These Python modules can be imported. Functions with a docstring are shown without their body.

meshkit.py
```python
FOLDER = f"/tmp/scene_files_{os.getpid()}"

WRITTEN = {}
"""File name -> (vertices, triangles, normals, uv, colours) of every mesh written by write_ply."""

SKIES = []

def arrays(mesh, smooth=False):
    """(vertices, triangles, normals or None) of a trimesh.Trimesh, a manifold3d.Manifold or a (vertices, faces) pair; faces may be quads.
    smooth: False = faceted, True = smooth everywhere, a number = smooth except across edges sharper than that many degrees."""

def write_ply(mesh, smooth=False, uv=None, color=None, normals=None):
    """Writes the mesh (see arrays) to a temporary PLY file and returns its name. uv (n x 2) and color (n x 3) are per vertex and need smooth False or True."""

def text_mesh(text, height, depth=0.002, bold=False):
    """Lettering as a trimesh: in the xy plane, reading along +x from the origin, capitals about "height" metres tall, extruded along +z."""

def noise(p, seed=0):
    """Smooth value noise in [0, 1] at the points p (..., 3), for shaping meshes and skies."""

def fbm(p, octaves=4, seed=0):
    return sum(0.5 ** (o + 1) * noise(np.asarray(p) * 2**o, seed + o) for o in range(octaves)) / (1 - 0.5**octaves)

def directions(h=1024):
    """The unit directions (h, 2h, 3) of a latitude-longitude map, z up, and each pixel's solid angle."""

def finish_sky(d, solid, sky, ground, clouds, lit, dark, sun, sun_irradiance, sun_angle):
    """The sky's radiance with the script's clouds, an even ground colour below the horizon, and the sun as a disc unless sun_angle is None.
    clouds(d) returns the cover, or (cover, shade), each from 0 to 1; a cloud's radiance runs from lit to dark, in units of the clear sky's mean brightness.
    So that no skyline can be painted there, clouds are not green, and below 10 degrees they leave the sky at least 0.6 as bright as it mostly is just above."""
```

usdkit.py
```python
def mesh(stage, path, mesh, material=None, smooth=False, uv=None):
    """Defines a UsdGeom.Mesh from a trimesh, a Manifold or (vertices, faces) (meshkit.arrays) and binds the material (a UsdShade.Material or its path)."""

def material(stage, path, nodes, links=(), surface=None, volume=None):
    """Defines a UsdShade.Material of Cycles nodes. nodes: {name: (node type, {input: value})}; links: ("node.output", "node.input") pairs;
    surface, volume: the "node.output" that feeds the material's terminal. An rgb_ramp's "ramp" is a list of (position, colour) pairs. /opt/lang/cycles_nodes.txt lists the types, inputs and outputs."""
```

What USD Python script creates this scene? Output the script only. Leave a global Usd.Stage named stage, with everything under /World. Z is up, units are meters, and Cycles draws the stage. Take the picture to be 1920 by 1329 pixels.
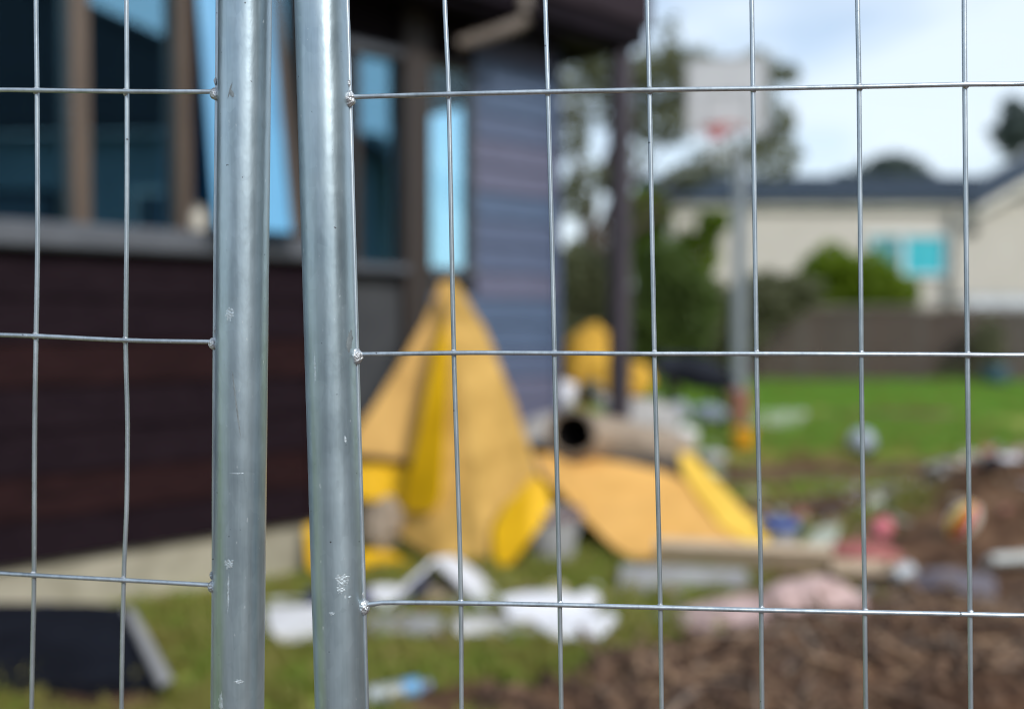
import math, random
import numpy as np
import trimesh
from scipy.interpolate import PchipInterpolator
from scipy.spatial import Delaunay
from scipy.spatial.transform import Rotation as Rot
from shapely.geometry import Polygon, Point
from shapely.prepared import prep
import usdkit, meshkit
from pxr import Usd, UsdGeom, UsdLux, UsdShade, Gf, Sdf, Vt

# ------------------------------------------------------------------ camera, sky, sun, exposure
stage = Usd.Stage.CreateInMemory()
UsdGeom.SetStageUpAxis(stage, UsdGeom.Tokens.z)
UsdGeom.SetStageMetersPerUnit(stage, 1.0)
UsdGeom.Xform.Define(stage, '/World')
UsdGeom.Scope.Define(stage, '/World/Looks')
EYE, PITCH, F = 1.05, math.radians(1.8), 1867.0
cam = UsdGeom.Camera.Define(stage, '/World/camera')
cam.AddTranslateOp().Set(Gf.Vec3d(0, 0, EYE))
cam.AddRotateXOp().Set(90 - 1.8)
cam.CreateHorizontalApertureAttr(36.0)
cam.CreateVerticalApertureAttr(36.0 * 708 / 1024)
cam.CreateFocalLengthAttr(35.0)
cam.CreateFocusDistanceAttr(0.592)
cam.CreateFStopAttr(2.55)
cam.CreateClippingRangeAttr(Gf.Vec2f(0.05, 2000))
cam.CreateExposureAttr(0.90)

SUN = np.array([0.50, -0.72, 0.62]); SUN /= np.linalg.norm(SUN)
elev, azim = math.asin(SUN[2]), math.atan2(SUN[0], SUN[1])
dome = UsdLux.DomeLight.Define(stage, '/World/sky')
dome.GetPrim().SetCustomDataByKey('kind', 'structure')
sky_mat = usdkit.material(stage, '/World/Looks/sky_air', {
    'sky': ('sky_texture', {'sky_type': 'single_scattering', 'sun_disc': False, 'sun_elevation': elev, 'sun_rotation': azim,
                            'altitude': 50.0, 'air_density': 1.0, 'aerosol_density': 1.2, 'ozone_density': 1.6}),
    'tc': ('texture_coordinate', {}),
    'sep': ('separate_xyz', {}),
    'el': ('math', {'math_type': 'maximum', 'value2': 0.0}),
    'lift': ('math', {'math_type': 'add', 'value2': 0.22}),
    'px': ('math', {'math_type': 'divide'}), 'py': ('math', {'math_type': 'divide'}),
    'flat': ('combine_xyz', {'z': 0.37}),
    'n': ('noise_texture', {'scale': 1.5, 'detail': 6.0, 'roughness': 0.55, 'distortion': 0.3}),
    'cover': ('rgb_ramp', {'ramp': [(0.0, (0.30, 0.30, 0.30)), (0.40, (0.36, 0.36, 0.36)), (0.58, (0.86, 0.86, 0.86)), (1.0, (.95, .95, .95))]}),
    'low': ('map_range', {'from_min': 0.0, 'from_max': 0.46, 'to_min': 0.95, 'to_max': 0.0, 'clamp': True}),
    'both': ('math', {'math_type': 'maximum'}),
    'mixc': ('mix', {'mix_type': 'mix', 'color2': (4.9, 5.55, 6.15)}),
    'bg': ('background_shader', {'strength': 0.10}),
}, [('tc.generated', 'sep.vector'), ('sep.z', 'el.value1'), ('el.value', 'lift.value1'),
    ('sep.x', 'px.value1'), ('lift.value', 'px.value2'), ('sep.y', 'py.value1'), ('lift.value', 'py.value2'),
    ('px.value', 'flat.x'), ('py.value', 'flat.y'), ('flat.vector', 'n.vector'), ('n.fac', 'cover.fac'),
    ('el.value', 'low.value'), ('cover.color', 'both.value1'), ('low.result', 'both.value2'), ('both.value', 'mixc.fac'),
    ('sky.color', 'mixc.color1'), ('mixc.color', 'bg.color')], surface='bg.background')
UsdShade.MaterialBindingAPI.Apply(dome.GetPrim()).Bind(sky_mat)
sun = UsdLux.DistantLight.Define(stage, '/World/sun')
sun.CreateIntensityAttr(0.40); sun.CreateAngleAttr(12.0); sun.CreateNormalizeAttr(True)
sun.CreateColorAttr(Gf.Vec3f(1.0, 0.95, 0.88))
q = Gf.Rotation(Gf.Vec3d(0, 0, -1), Gf.Vec3d(*(-SUN).tolist()))
sun.AddTransformOp().Set(Gf.Matrix4d().SetRotate(q))

rng = np.random.default_rng(7)
random.seed(7)

# ------------------------------------------------------------------ naming, things and parts
used = {}
def numbered(parent, name):
    k = (parent, name); n = used.get(k, 0); used[k] = n + 1
    return name if n == 0 else f'{name}_{n:03d}'

class Thing:
    def __init__(self, name, label, cat, base=(0, 0, 0), group=None, kind=None):
        self.base = np.array(base, float)
        self.path = '/World/' + numbered('/World', name)
        x = UsdGeom.Xform.Define(stage, self.path)
        x.AddTranslateOp().Set(Gf.Vec3d(*map(float, base)))
        p = x.GetPrim()
        p.SetCustomDataByKey('label', label); p.SetCustomDataByKey('category', cat)
        if group: p.SetCustomDataByKey('group', group)
        if kind: p.SetCustomDataByKey('kind', kind)

def part(owner, name, mesh, mat, smooth=False, label=None, kind=None):
    """owner: a Thing or the (Thing, path) that part() returned, for a sub-part"""
    t, up = (owner, owner.path) if isinstance(owner, Thing) else owner
    path = up + '/' + numbered(up, name)
    v, f = np.asarray(mesh.vertices, float) - t.base, np.asarray(mesh.faces)
    m = usdkit.mesh(stage, path, trimesh.Trimesh(v, f, process=False), mat, smooth=smooth)
    if label: m.GetPrim().SetCustomDataByKey('label', label)
    if kind: m.GetPrim().SetCustomDataByKey('kind', kind)
    return (t, path)

def single(name, mesh, mat, label, cat, smooth=False, group=None, kind=None):
    """a thing that is one mesh"""
    path = '/World/' + numbered('/World', name)
    base = np.asarray(mesh.bounds).mean(0); base[2] = mesh.bounds[0][2]
    m = usdkit.mesh(stage, path, trimesh.Trimesh(np.asarray(mesh.vertices) - base, mesh.faces, process=False), mat, smooth=smooth)
    m.AddTranslateOp().Set(Gf.Vec3d(*map(float, base)))
    p = m.GetPrim()
    if kind != 'structure':
        p.SetCustomDataByKey('label', label); p.SetCustomDataByKey('category', cat)
    if group: p.SetCustomDataByKey('group', group)
    if kind: p.SetCustomDataByKey('kind', kind)
    return m

# ------------------------------------------------------------------ where a pixel of the photograph lies at a given distance
def ray(px, py):
    u, v = (px - 960) / F, (664.5 - py) / F
    return np.array([u, math.cos(PITCH) + v * math.sin(PITCH), -math.sin(PITCH) + v * math.cos(PITCH)])
def at(px, py, Y):
    d = ray(px, py); return np.array([0, 0, EYE]) + d * (Y / d[1])
def gnd(px, py, z=0.0):
    d = ray(px, py); return np.array([0, 0, EYE]) + d * ((z - EYE) / d[2])
def gy(py, z=0.0):
    return gnd(960, py, z)[1]

# ------------------------------------------------------------------ shapes
cat_ = trimesh.util.concatenate
def box(c, s, R=None):
    m = trimesh.creation.box(s)
    if R is not None: m.vertices = m.vertices @ np.asarray(R).T
    m.apply_translation(c); return m
def cbox(c, s, b=0.004, R=None):
    """a box with chamfered edges"""
    hx, hy, hz = np.array(s) / 2
    b = min(b, hx * .45, hy * .45, hz * .45)
    pts = []
    for sx in (-1, 1):
        for sy in (-1, 1):
            for sz in (-1, 1):
                pts += [(sx*hx, sy*(hy-b), sz*(hz-b)), (sx*(hx-b), sy*hy, sz*(hz-b)), (sx*(hx-b), sy*(hy-b), sz*hz)]
    m = trimesh.convex.convex_hull(np.array(pts))
    v = np.array(m.vertices)
    if R is not None: v = v @ np.asarray(R).T
    return trimesh.Trimesh(v + np.asarray(c), m.faces, process=False)
def rz(a):
    return Rot.from_euler('z', a).as_matrix()
def eul(s, *a):
    return Rot.from_euler(s, a if len(a) > 1 else a[0], degrees=True).as_matrix()
def tube(P, r, n=10, caps=True):
    P = np.asarray(P, float); k = len(P)
    r = np.broadcast_to(r, (k,))
    T = np.gradient(P, axis=0); T /= np.linalg.norm(T, axis=1)[:, None]
    ref = np.array([0, 0, 1.0]) if abs(T[:, 2]).mean() < .8 else np.array([0, 1.0, 0])
    A = np.cross(T, ref); A /= np.linalg.norm(A, axis=1)[:, None]; B = np.cross(T, A)
    th = np.linspace(0, 2*np.pi, n, endpoint=False)
    V = P[:, None] + r[:, None, None] * (A[:, None] * np.cos(th)[None, :, None] + B[:, None] * np.sin(th)[None, :, None])
    V = V.reshape(-1, 3); fs = []
    i, j = np.meshgrid(np.arange(k-1), np.arange(n), indexing='ij'); i, j = i.ravel(), j.ravel(); j2 = (j+1) % n
    a, b, c, d = i*n+j, i*n+j2, (i+1)*n+j2, (i+1)*n+j
    fs = np.vstack([np.c_[a, b, c], np.c_[a, c, d]])
    if caps:
        V = np.vstack([V, P[0], P[-1]]); q = np.arange(n); q2 = (q+1) % n
        fs = np.vstack([fs, np.c_[q2, q, np.full(n, k*n)], np.c_[(k-1)*n+q, (k-1)*n+q2, np.full(n, k*n+1)]])
    m = trimesh.Trimesh(V, fs, process=False); m.fix_normals(); return m
def lathe(prof, c=(0, 0, 0), n=28, R=None):
    m = trimesh.creation.revolve(np.array(prof, float), sections=n)
    if R is not None: m.vertices = m.vertices @ np.asarray(R).T
    m.apply_translation(c); return m
def shell(G, t):
    """a closed sheet of thickness t over the grid of points G (n, m, 3)"""
    n, m, _ = G.shape
    du, dv = np.gradient(G, axis=0), np.gradient(G, axis=1)
    N = np.cross(du, dv); N /= np.maximum(np.linalg.norm(N, axis=2, keepdims=True), 1e-9)
    V = np.vstack([(G + N*t/2).reshape(-1, 3), (G - N*t/2).reshape(-1, 3)])
    i, j = np.meshgrid(np.arange(n-1), np.arange(m-1), indexing='ij'); a = (i*m+j).ravel(); b = a+1; d = a+m; c = d+1
    o = n*m
    fs = [np.c_[a, d, c], np.c_[a, c, b], np.c_[a+o, c+o, d+o], np.c_[a+o, b+o, c+o]]
    ring = list(range(m)) + [r*m+m-1 for r in range(1, n)] + [(n-1)*m+k for k in range(m-2, -1, -1)] + [r*m for r in range(n-2, 0, -1)]
    r1 = np.array(ring); r2 = np.roll(r1, -1)
    fs += [np.c_[r1, r2, r2+o], np.c_[r1, r2+o, r1+o]]
    mm = trimesh.Trimesh(V, np.vstack(fs), process=False); mm.fix_normals(); return mm
def patch(c4, nu=16, nv=16, t=0.01, bulge=0.0, rough=0.0, seed=0, fscale=6.0):
    """a sheet between four corners (a b / d c), bulged in the middle and crumpled"""
    a, b, c, d = [np.asarray(x, float) for x in c4]
    u, v = np.meshgrid(np.linspace(0, 1, nu), np.linspace(0, 1, nv), indexing='ij')
    u3, v3 = u[..., None], v[..., None]
    G = a*(1-u3)*(1-v3) + b*u3*(1-v3) + c*u3*v3 + d*(1-u3)*v3
    N = np.cross(b-a, d-a); N /= np.linalg.norm(N)
    if N[2] < 0: N = -N
    h = bulge*4*u*(1-u)*np.sin(np.pi*np.clip(v*.8+.2, 0, 1)) + rough*(meshkit.fbm(G*fscale, 3, seed)-.5)*2
    return shell(G + N*h[..., None], t)
def outline_sheet(poly, depth, t, step=14, rough=0.0, seed=0):
    """a bent sheet whose edge passes through the given points, each point at its own distance depth(px, py); thickness t"""
    pg = Polygon(poly).buffer(0)
    ring = np.array(pg.exterior.segmentize(step).coords)[:-1]
    x0, y0, x1, y1 = pg.bounds
    inner = prep(pg.buffer(-step*.6))
    pts = [(x, y) for k, y in enumerate(np.arange(y0, y1, step*.87)) for x in np.arange(x0 + (k % 2)*step/2, x1, step) if inner.contains(Point(x, y))]
    P = np.vstack([ring, np.array(pts).reshape(-1, 2)])
    tri = Delaunay(P).simplices
    big = prep(pg.buffer(.01))
    tri = np.array([s for s in tri if big.contains(Point(*P[s].mean(0)))])
    W = np.array([at(x, y, depth(x, y)) for x, y in P])
    if rough: W[:, 1] += rough*(meshkit.fbm(W*5, 3, seed)-.5)*2
    e1, e2 = W[tri[:, 1]]-W[tri[:, 0]], W[tri[:, 2]]-W[tri[:, 0]]
    fn = np.cross(e1, e2)
    flip = fn[:, 1] > 0
    tri[flip] = tri[flip][:, ::-1]; fn[flip] *= -1
    N = np.zeros_like(W)
    for k in range(3): np.add.at(N, tri[:, k], fn)
    N /= np.maximum(np.linalg.norm(N, axis=1, keepdims=True), 1e-12)
    n, k = len(W), len(ring)
    a = np.arange(k); b = (a+1) % k
    fs = np.vstack([tri, tri[:, ::-1]+n, np.c_[a, b, b+n], np.c_[a, b+n, a+n]])
    m = trimesh.Trimesh(np.vstack([W, W-N*t]), fs, process=False); m.fix_normals(); return m
def blob(c, s, seed=0, amp=.25, sub=3, f=1.6, flat=None, R=None):
    m = trimesh.creation.icosphere(subdivisions=sub)
    v = m.vertices * (1 + amp*2*(meshkit.fbm(m.vertices*f + seed*7.3, 3, seed)-.5))[:, None]
    v = v*np.asarray(s)
    if R is not None: v = v @ np.asarray(R).T
    v = v + np.asarray(c)
    if flat is not None: v[:, 2] = np.maximum(v[:, 2], flat)
    return trimesh.Trimesh(v, m.faces, process=False)

# ------------------------------------------------------------------ materials
def mat(name, c1, c2=None, rough=.6, scale=8., metal=0., bump=0., bscale=60., spec=.5, stretch=(1, 1, 1), lo=.35, hi=.65, detail=4., **kw):
    c2 = c2 or tuple(x*.75 for x in c1)
    nodes = {'g': ('geometry', {}), 'm': ('mapping', {'scale': stretch}),
             'n': ('noise_texture', {'scale': scale, 'detail': detail, 'roughness': .6}),
             'r': ('rgb_ramp', {'ramp': [(lo, c1), (hi, c2)]}),
             'p': ('principled_bsdf', {'roughness': rough, 'metallic': metal, 'specular_ior_level': spec, **kw})}
    links = [('g.position', 'm.vector'), ('m.vector', 'n.vector'), ('n.fac', 'r.fac'), ('r.color', 'p.base_color')]
    if bump:
        nodes['bn'] = ('noise_texture', {'scale': bscale, 'detail': 3.})
        nodes['b'] = ('bump', {'strength': bump, 'distance': .01})
        links += [('m.vector', 'bn.vector'), ('bn.fac', 'b.height'), ('b.normal', 'p.normal')]
    return usdkit.material(stage, '/World/Looks/' + name, nodes, links, surface='p.BSDF')

def galvanised(name, tint, dark, rough, streak):
    """hot-dip zinc: faint streaks along the tube, spangle, dull white specks and dark pits"""
    return usdkit.material(stage, '/World/Looks/' + name, {
        'g': ('geometry', {}), 'ms': ('mapping', {'scale': (1, 1, .06)}), 'mp': ('mapping', {'scale': (1, 1, .55)}),
        'ns': ('noise_texture', {'scale': streak, 'detail': 4., 'roughness': .6}),
        'nb': ('noise_texture', {'scale': 26., 'detail': 3.}),
        'c': ('rgb_ramp', {'ramp': [(.30, dark), (.70, tint)]}),
        'mx': ('math', {'math_type': 'multiply_add', 'value2': .5}), 'hb': ('math', {'math_type': 'multiply', 'value2': .5}),
        'vo': ('noise_texture', {'scale': 420., 'detail': 2.}),
        'spk': ('rgb_ramp', {'ramp': [(.71, (0, 0, 0)), (.80, (1, 1, 1))]}),
        'pit': ('noise_texture', {'scale': 300., 'detail': 1.}),
        'pr': ('rgb_ramp', {'ramp': [(.17, (1, 1, 1)), (.23, (0, 0, 0))]}),
        'm1': ('mix', {'color2': (.52, .58, .62)}), 'm2': ('mix', {'color2': (.08, .08, .09)}),
        'rr': ('rgb_ramp', {'ramp': [(.3, (rough-.07,)*3), (.7, (rough+.10,)*3)]}),
        'met': ('rgb_ramp', {'ramp': [(.71, (.80,)*3), (.80, (.4,)*3)]}),
        'sp': ('voronoi_texture', {'scale': 210.}), 'spb': ('rgb_to_bw', {}), 'spr': ('rgb_ramp', {'ramp': [(0., (.93, .935, .94)), (1., (1.05, 1.05, 1.045))]}), 'ms2': ('mix', {'mix_type': 'multiply', 'fac': 1.}),
        'gn': ('noise_texture', {'scale': 38., 'detail': 5., 'roughness': .65}), 'gr': ('rgb_ramp', {'ramp': [(.34, (.74, .75, .73)), (.52, (1., 1., 1.))]}), 'mg': ('mix', {'mix_type': 'multiply', 'fac': .75}),
        'bh': ('noise_texture', {'scale': 170., 'detail': 3.}),
        'bp': ('bump', {'strength': .10, 'distance': .002}),
        'p': ('principled_bsdf', {}),
    }, [('g.position', 'ms.vector'), ('g.position', 'mp.vector'), ('ms.vector', 'ns.vector'), ('g.position', 'nb.vector'),
        ('nb.fac', 'hb.value1'), ('ns.fac', 'mx.value1'), ('hb.value', 'mx.value3'), ('mx.value', 'c.fac'),
        ('mp.vector', 'vo.vector'), ('vo.fac', 'spk.fac'), ('g.position', 'pit.vector'), ('pit.fac', 'pr.fac'),
        ('mp.vector', 'sp.vector'), ('sp.color', 'spb.color'), ('spb.val', 'spr.fac'), ('c.color', 'ms2.color1'), ('spr.color', 'ms2.color2'), ('ms.vector', 'gn.vector'), ('gn.fac', 'gr.fac'), ('ms2.color', 'mg.color1'), ('gr.color', 'mg.color2'), ('mg.color', 'm1.color1'), ('spk.color', 'm1.fac'), ('m1.color', 'm2.color1'), ('pr.color', 'm2.fac'), ('m2.color', 'p.base_color'),
        ('mx.value', 'rr.fac'), ('rr.color', 'p.roughness'), ('vo.fac', 'met.fac'), ('met.color', 'p.metallic'),
        ('mp.vector', 'bh.vector'), ('bh.fac', 'bp.height'), ('bp.normal', 'p.normal')], surface='p.BSDF')

M_tube = galvanised('galvanised_tube', (.46, .555, .615), (.33, .415, .47), .34, 90.)
M_wire = galvanised('galvanised_wire', (.56, .625, .68), (.37, .43, .48), .34, 150.)
M_weld = mat('zinc_weld', (.62, .65, .68), (.36, .38, .41), .40, 260., metal=.75, bump=.3, bscale=600.)
M_zinc = mat('zinc_run', (.52, .60, .65), (.42, .50, .55), .42, 300., metal=.62, bump=.15, bscale=500.)
M_scratch = mat('dark_scratch', (.24, .28, .30), None, .6, 300., metal=.4)
M_foot = mat('fence_foot', (.32, .32, .31), None, .9, 20.)

M_stain = [mat('dark_stain_%s' % n, a, b, .65, 7., spec=.05, bump=.25, bscale=45., stretch=(1, 1, 9)) for n, a, b in
           (('plum', (.017, .010, .014), (.009, .005, .008)), ('umber', (.026, .011, .012), (.013, .006, .007)), ('slate', (.015, .013, .021), (.009, .008, .013)))]
M_skytint_board = [mat('skytint_board_%s' % n, a, b, .42, 7., bump=.2, bscale=40., stretch=(1, 1, 9)) for n, a, b in
                (('slate', (.090, .118, .200), (.068, .090, .155)), ('lilac', (.122, .126, .198), (.092, .096, .152)), ('steel', (.080, .120, .205), (.060, .092, .160)))]  # sky light on wall B is put into this lighter, bluer board colour
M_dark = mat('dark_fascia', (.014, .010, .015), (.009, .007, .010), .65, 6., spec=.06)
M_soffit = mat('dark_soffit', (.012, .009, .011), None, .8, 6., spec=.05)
M_brown = mat('brown_frame', (.105, .073, .052), (.07, .049, .036), .5, 5., stretch=(6, 6, .6))
M_darkbrown = mat('dark_brown_frame', (.036, .025, .021), (.023, .017, .014), .55, 5., stretch=(6, 6, .6))
M_sill = mat('grey_sill', (.10, .11, .13), (.07, .078, .095), .55, 9.)
M_conc = mat('foundation_concrete', (.40, .37, .30), (.28, .26, .20), .9, 5., bump=.3, bscale=60.)
M_room = mat('room_lining', (.10, .10, .11), None, .9, 3.)
M_skysheet = mat('painted_sky_sheet', (.14, .40, .66), (.12, .34, .58), .4, 2.5)  # sky reflection in the tilted sash, put into an opaque blue colour
M_post = mat('porch_post', (.055, .042, .055), (.035, .028, .036), .5, 6., stretch=(4, 4, .5))
M_panelgrey = mat('grey_wall_panel', (.060, .064, .070), (.045, .048, .054), .8, 4., spec=.15)
M_pipe = mat('downpipe', (.20, .165, .14), None, .5, 4.)

def pane_mat(name, tint, f0, clear):
    return usdkit.material(stage, '/World/Looks/' + name, {
        'lw': ('layer_weight', {'blend': .5}), 'pw': ('math', {'math_type': 'power', 'value2': 5.}), 'f': ('math', {'math_type': 'multiply_add', 'value2': 1-f0, 'value3': f0}),
        't': ('transparent_bsdf', {'color': clear}), 'g': ('glossy_bsdf', {'color': tint, 'roughness': .01}), 'x': ('mix_closure', {})},
        [('lw.facing', 'pw.value1'), ('pw.value', 'f.value1'), ('f.value', 'x.fac'), ('t.BSDF', 'x.closure1'), ('g.BSDF', 'x.closure2')], surface='x.closure')
M_glass = pane_mat('tinted_glass', (.36, .70, .90), .42, (.35, .45, .5))
M_clear = pane_mat('clear_glass', (.8, .95, 1), .05, (.84, .96, 1.0))
M_tealglass = mat('teal_glass', (.04, .44, .52), (.035, .40, .48), .15, 1.5)

# ------------------------------------------------------------------ ground
C_m1, C_m2 = np.array([1.5, 2.85]), np.array([2.75, 5.0])
def mound(x, y):
    a = np.exp(-(((x-C_m1[0])/1.05)**2 + ((y-C_m1[1])/.50)**2)**1.5)*.13
    b = np.exp(-(((x-C_m2[0])/.75)**2 + ((y-C_m2[1])/.75)**2)**1.2)*.40
    return a + b
def soil(x, y):
    """how bare the earth is, 0 to 1"""
    P = np.stack([x, y, 0*x], -1)
    w = (meshkit.fbm(P*1.5, 4, 3)-.5)*1.1
    e = lambda cx, cy, rx, ry: 1.25 - np.sqrt(((x-cx)/rx)**2 + ((y-cy)/ry)**2)
    near = np.minimum((x-(.16+(y-2.7)*.70))*1.5, (3.78-y)*1.7)
    s = np.maximum.reduce([near + .25, e(2.35, 4.3, 1.15, .85), e(2.8, 5.0, 1.0, .8), e(3.1, 7.3, 2.5, .55)+.2, e(2.3, 5.5, 1.45, .42)+.1,
                           e(-1.15, 2.75, .35, .18)-.45, e(.15, 2.72, .7, .20)-.45, e(-2.6, 2.9, .5, .3)-.4, e(4.2, 11.5, 1.6, .6)-.2])
    return np.clip((s + w)*2.2, 0, 1)
def height(x, y):
    P = np.stack([x, y, 0*x], -1)
    s = soil(x, y)
    near = np.clip(1.4 - y/12, 0, 1)
    dw = (x+1.89)*.675 - (y-3.67)*.738
    dip = -.075*np.exp(-(np.maximum(dw, 0)/.45)**2)*(y < 8)
    return dip + mound(x, y)*(1 + .5*(meshkit.fbm(P*3.1, 3, 8)-.5)) + (meshkit.fbm(P*1.1, 3, 1)-.5)*.05*near + s*near*(meshkit.fbm(P*7, 4, 5)-.5)*.07*np.clip((3.9-y)*2, .3, 1)
def gnd(px, py, z=0.0):
    """the point of the uneven ground seen at a pixel, z above it"""
    d = ray(px, py); h = 0.0
    for _ in range(12):
        p = np.array([0, 0, EYE]) + d*((h + z - EYE)/d[2])
        h = .5*h + .5*float(height(np.array([p[0]]), np.array([p[1]]))[0])
    return p
xs = np.unique(np.r_[-400, -200, -100, -60, -40, -25, -15, np.arange(-10, -4, .5), np.arange(-4, 5.5, .05), np.arange(5.5, 12, .4), 12, 16, 25, 40, 60, 100, 200, 400])
ys = np.unique(np.r_[-400, -200, -100, -60, -40, -25, -15, np.arange(-10, 1, .5), np.arange(1, 9.5, .05), np.arange(9.5, 24, .3), 24, 30, 40, 60, 100, 200, 400])
gx, gyy = np.meshgrid(xs, ys, indexing='ij')
gz = height(gx, gyy)
nx_, ny_ = gx.shape
V = np.stack([gx, gyy, gz], -1).reshape(-1, 3)
i, j = np.meshgrid(np.arange(nx_-1), np.arange(ny_-1), indexing='ij'); a = (i*ny_+j).ravel()
Fc = np.vstack([np.c_[a, a+ny_, a+ny_+1], np.c_[a, a+ny_+1, a+1]])
M_ground = usdkit.material(stage, '/World/Looks/ground_earth', {
    'g': ('geometry', {}), 'at': ('attribute', {'attribute': 'soil'}),
    'n1': ('noise_texture', {'scale': 1.1, 'detail': 5., 'roughness': .6}), 'n2': ('noise_texture', {'scale': 14., 'detail': 5., 'roughness': .65}),
    'n3': ('noise_texture', {'scale': 3.6, 'detail': 4., 'roughness': .6}),
    'grass': ('rgb_ramp', {'ramp': [(.30, (.17, .27, .036)), (.47, (.25, .31, .054)), (.60, (.31, .285, .075)), (.74, (.25, .185, .08))]}),
    'fine': ('rgb_ramp', {'ramp': [(.3, (.55,)*3), (.7, (1.25,)*3)]}), 'gm': ('mix', {'mix_type': 'multiply', 'fac': 1.}),
    'earth': ('rgb_ramp', {'ramp': [(.30, (.038, .019, .012)), (.5, (.115, .062, .037)), (.70, (.27, .165, .10))]}),
    'em': ('mix', {'mix_type': 'multiply', 'fac': .8}),
    'mx': ('mix', {}), 'b': ('bump', {'strength': .8, 'distance': .03}),
    'p': ('principled_bsdf', {'roughness': .95, 'specular_ior_level': .15})},
    [('g.position', 'n1.vector'), ('g.position', 'n2.vector'), ('g.position', 'n3.vector'), ('n1.fac', 'grass.fac'), ('n2.fac', 'fine.fac'),
     ('grass.color', 'gm.color1'), ('fine.color', 'gm.color2'), ('n3.fac', 'earth.fac'), ('earth.color', 'em.color1'), ('fine.color', 'em.color2'),
     ('at.fac', 'mx.fac'), ('gm.color', 'mx.color1'), ('em.color', 'mx.color2'), ('mx.color', 'p.base_color'), ('n2.fac', 'b.height'), ('b.normal', 'p.normal')], surface='p.BSDF')
gm = usdkit.mesh(stage, '/World/ground', trimesh.Trimesh(V, Fc, process=False), M_ground, smooth=True)
UsdGeom.PrimvarsAPI(gm).CreatePrimvar('soil', Sdf.ValueTypeNames.FloatArray, 'vertex').Set(Vt.FloatArray.FromNumpy(soil(gx, gyy).ravel().astype(np.float32)))
gm.GetPrim().SetCustomDataByKey('kind', 'structure')

M_path = mat('footpath_concrete', (.30, .29, .27), (.24, .235, .22), .9, 3., bump=.2)
M_road = mat('road_asphalt', (.055, .055, .058), (.042, .042, .045), .9, 4., bump=.3)
def flat_sheet(name, x0, x1, y0, y1, z, m):
    b = box(((x0+x1)/2, (y0+y1)/2, z-.1), (x1-x0, y1-y0, .2)); single(name, b, m, '', '', kind='structure')
flat_sheet('footpath', -60, 60, -2.6, -.9, .045, M_path)  # footpath, road and kerb: unseen, added so the posts mirror grey instead of green
flat_sheet('road', -60, 60, -10.5, -4.2, .035, M_road)
flat_sheet('kerb', -60, 60, -4.2, -4.0, .14, M_path)

def scatter(name, protos, pos, idx, quat, scl, label, cat):
    """stuff nobody could count: one PointInstancer"""
    pi = UsdGeom.PointInstancer.Define(stage, '/World/' + name)
    rel = pi.CreatePrototypesRel()
    for k, (m, mt) in enumerate(protos):
        p = f'/World/{name}/kind_{"abcdefgh"[k]}'
        usdkit.mesh(stage, p, m, mt, smooth=40); rel.AddTarget(p)
    pi.CreatePositionsAttr(Vt.Vec3fArray.FromNumpy(np.asarray(pos, np.float32)))
    pi.CreateProtoIndicesAttr(Vt.IntArray.FromNumpy(np.asarray(idx, np.int32)))
    qh = [Gf.Quath(float(r[3]), float(r[0]), float(r[1]), float(r[2])) for r in quat]
    pi.CreateOrientationsAttr(Vt.QuathArray(qh))
    pi.CreateScalesAttr(Vt.Vec3fArray.FromNumpy(np.asarray(scl, np.float32)))
    p = pi.GetPrim(); p.SetCustomDataByKey('label', label); p.SetCustomDataByKey('category', cat); p.SetCustomDataByKey('kind', 'stuff')

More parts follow.
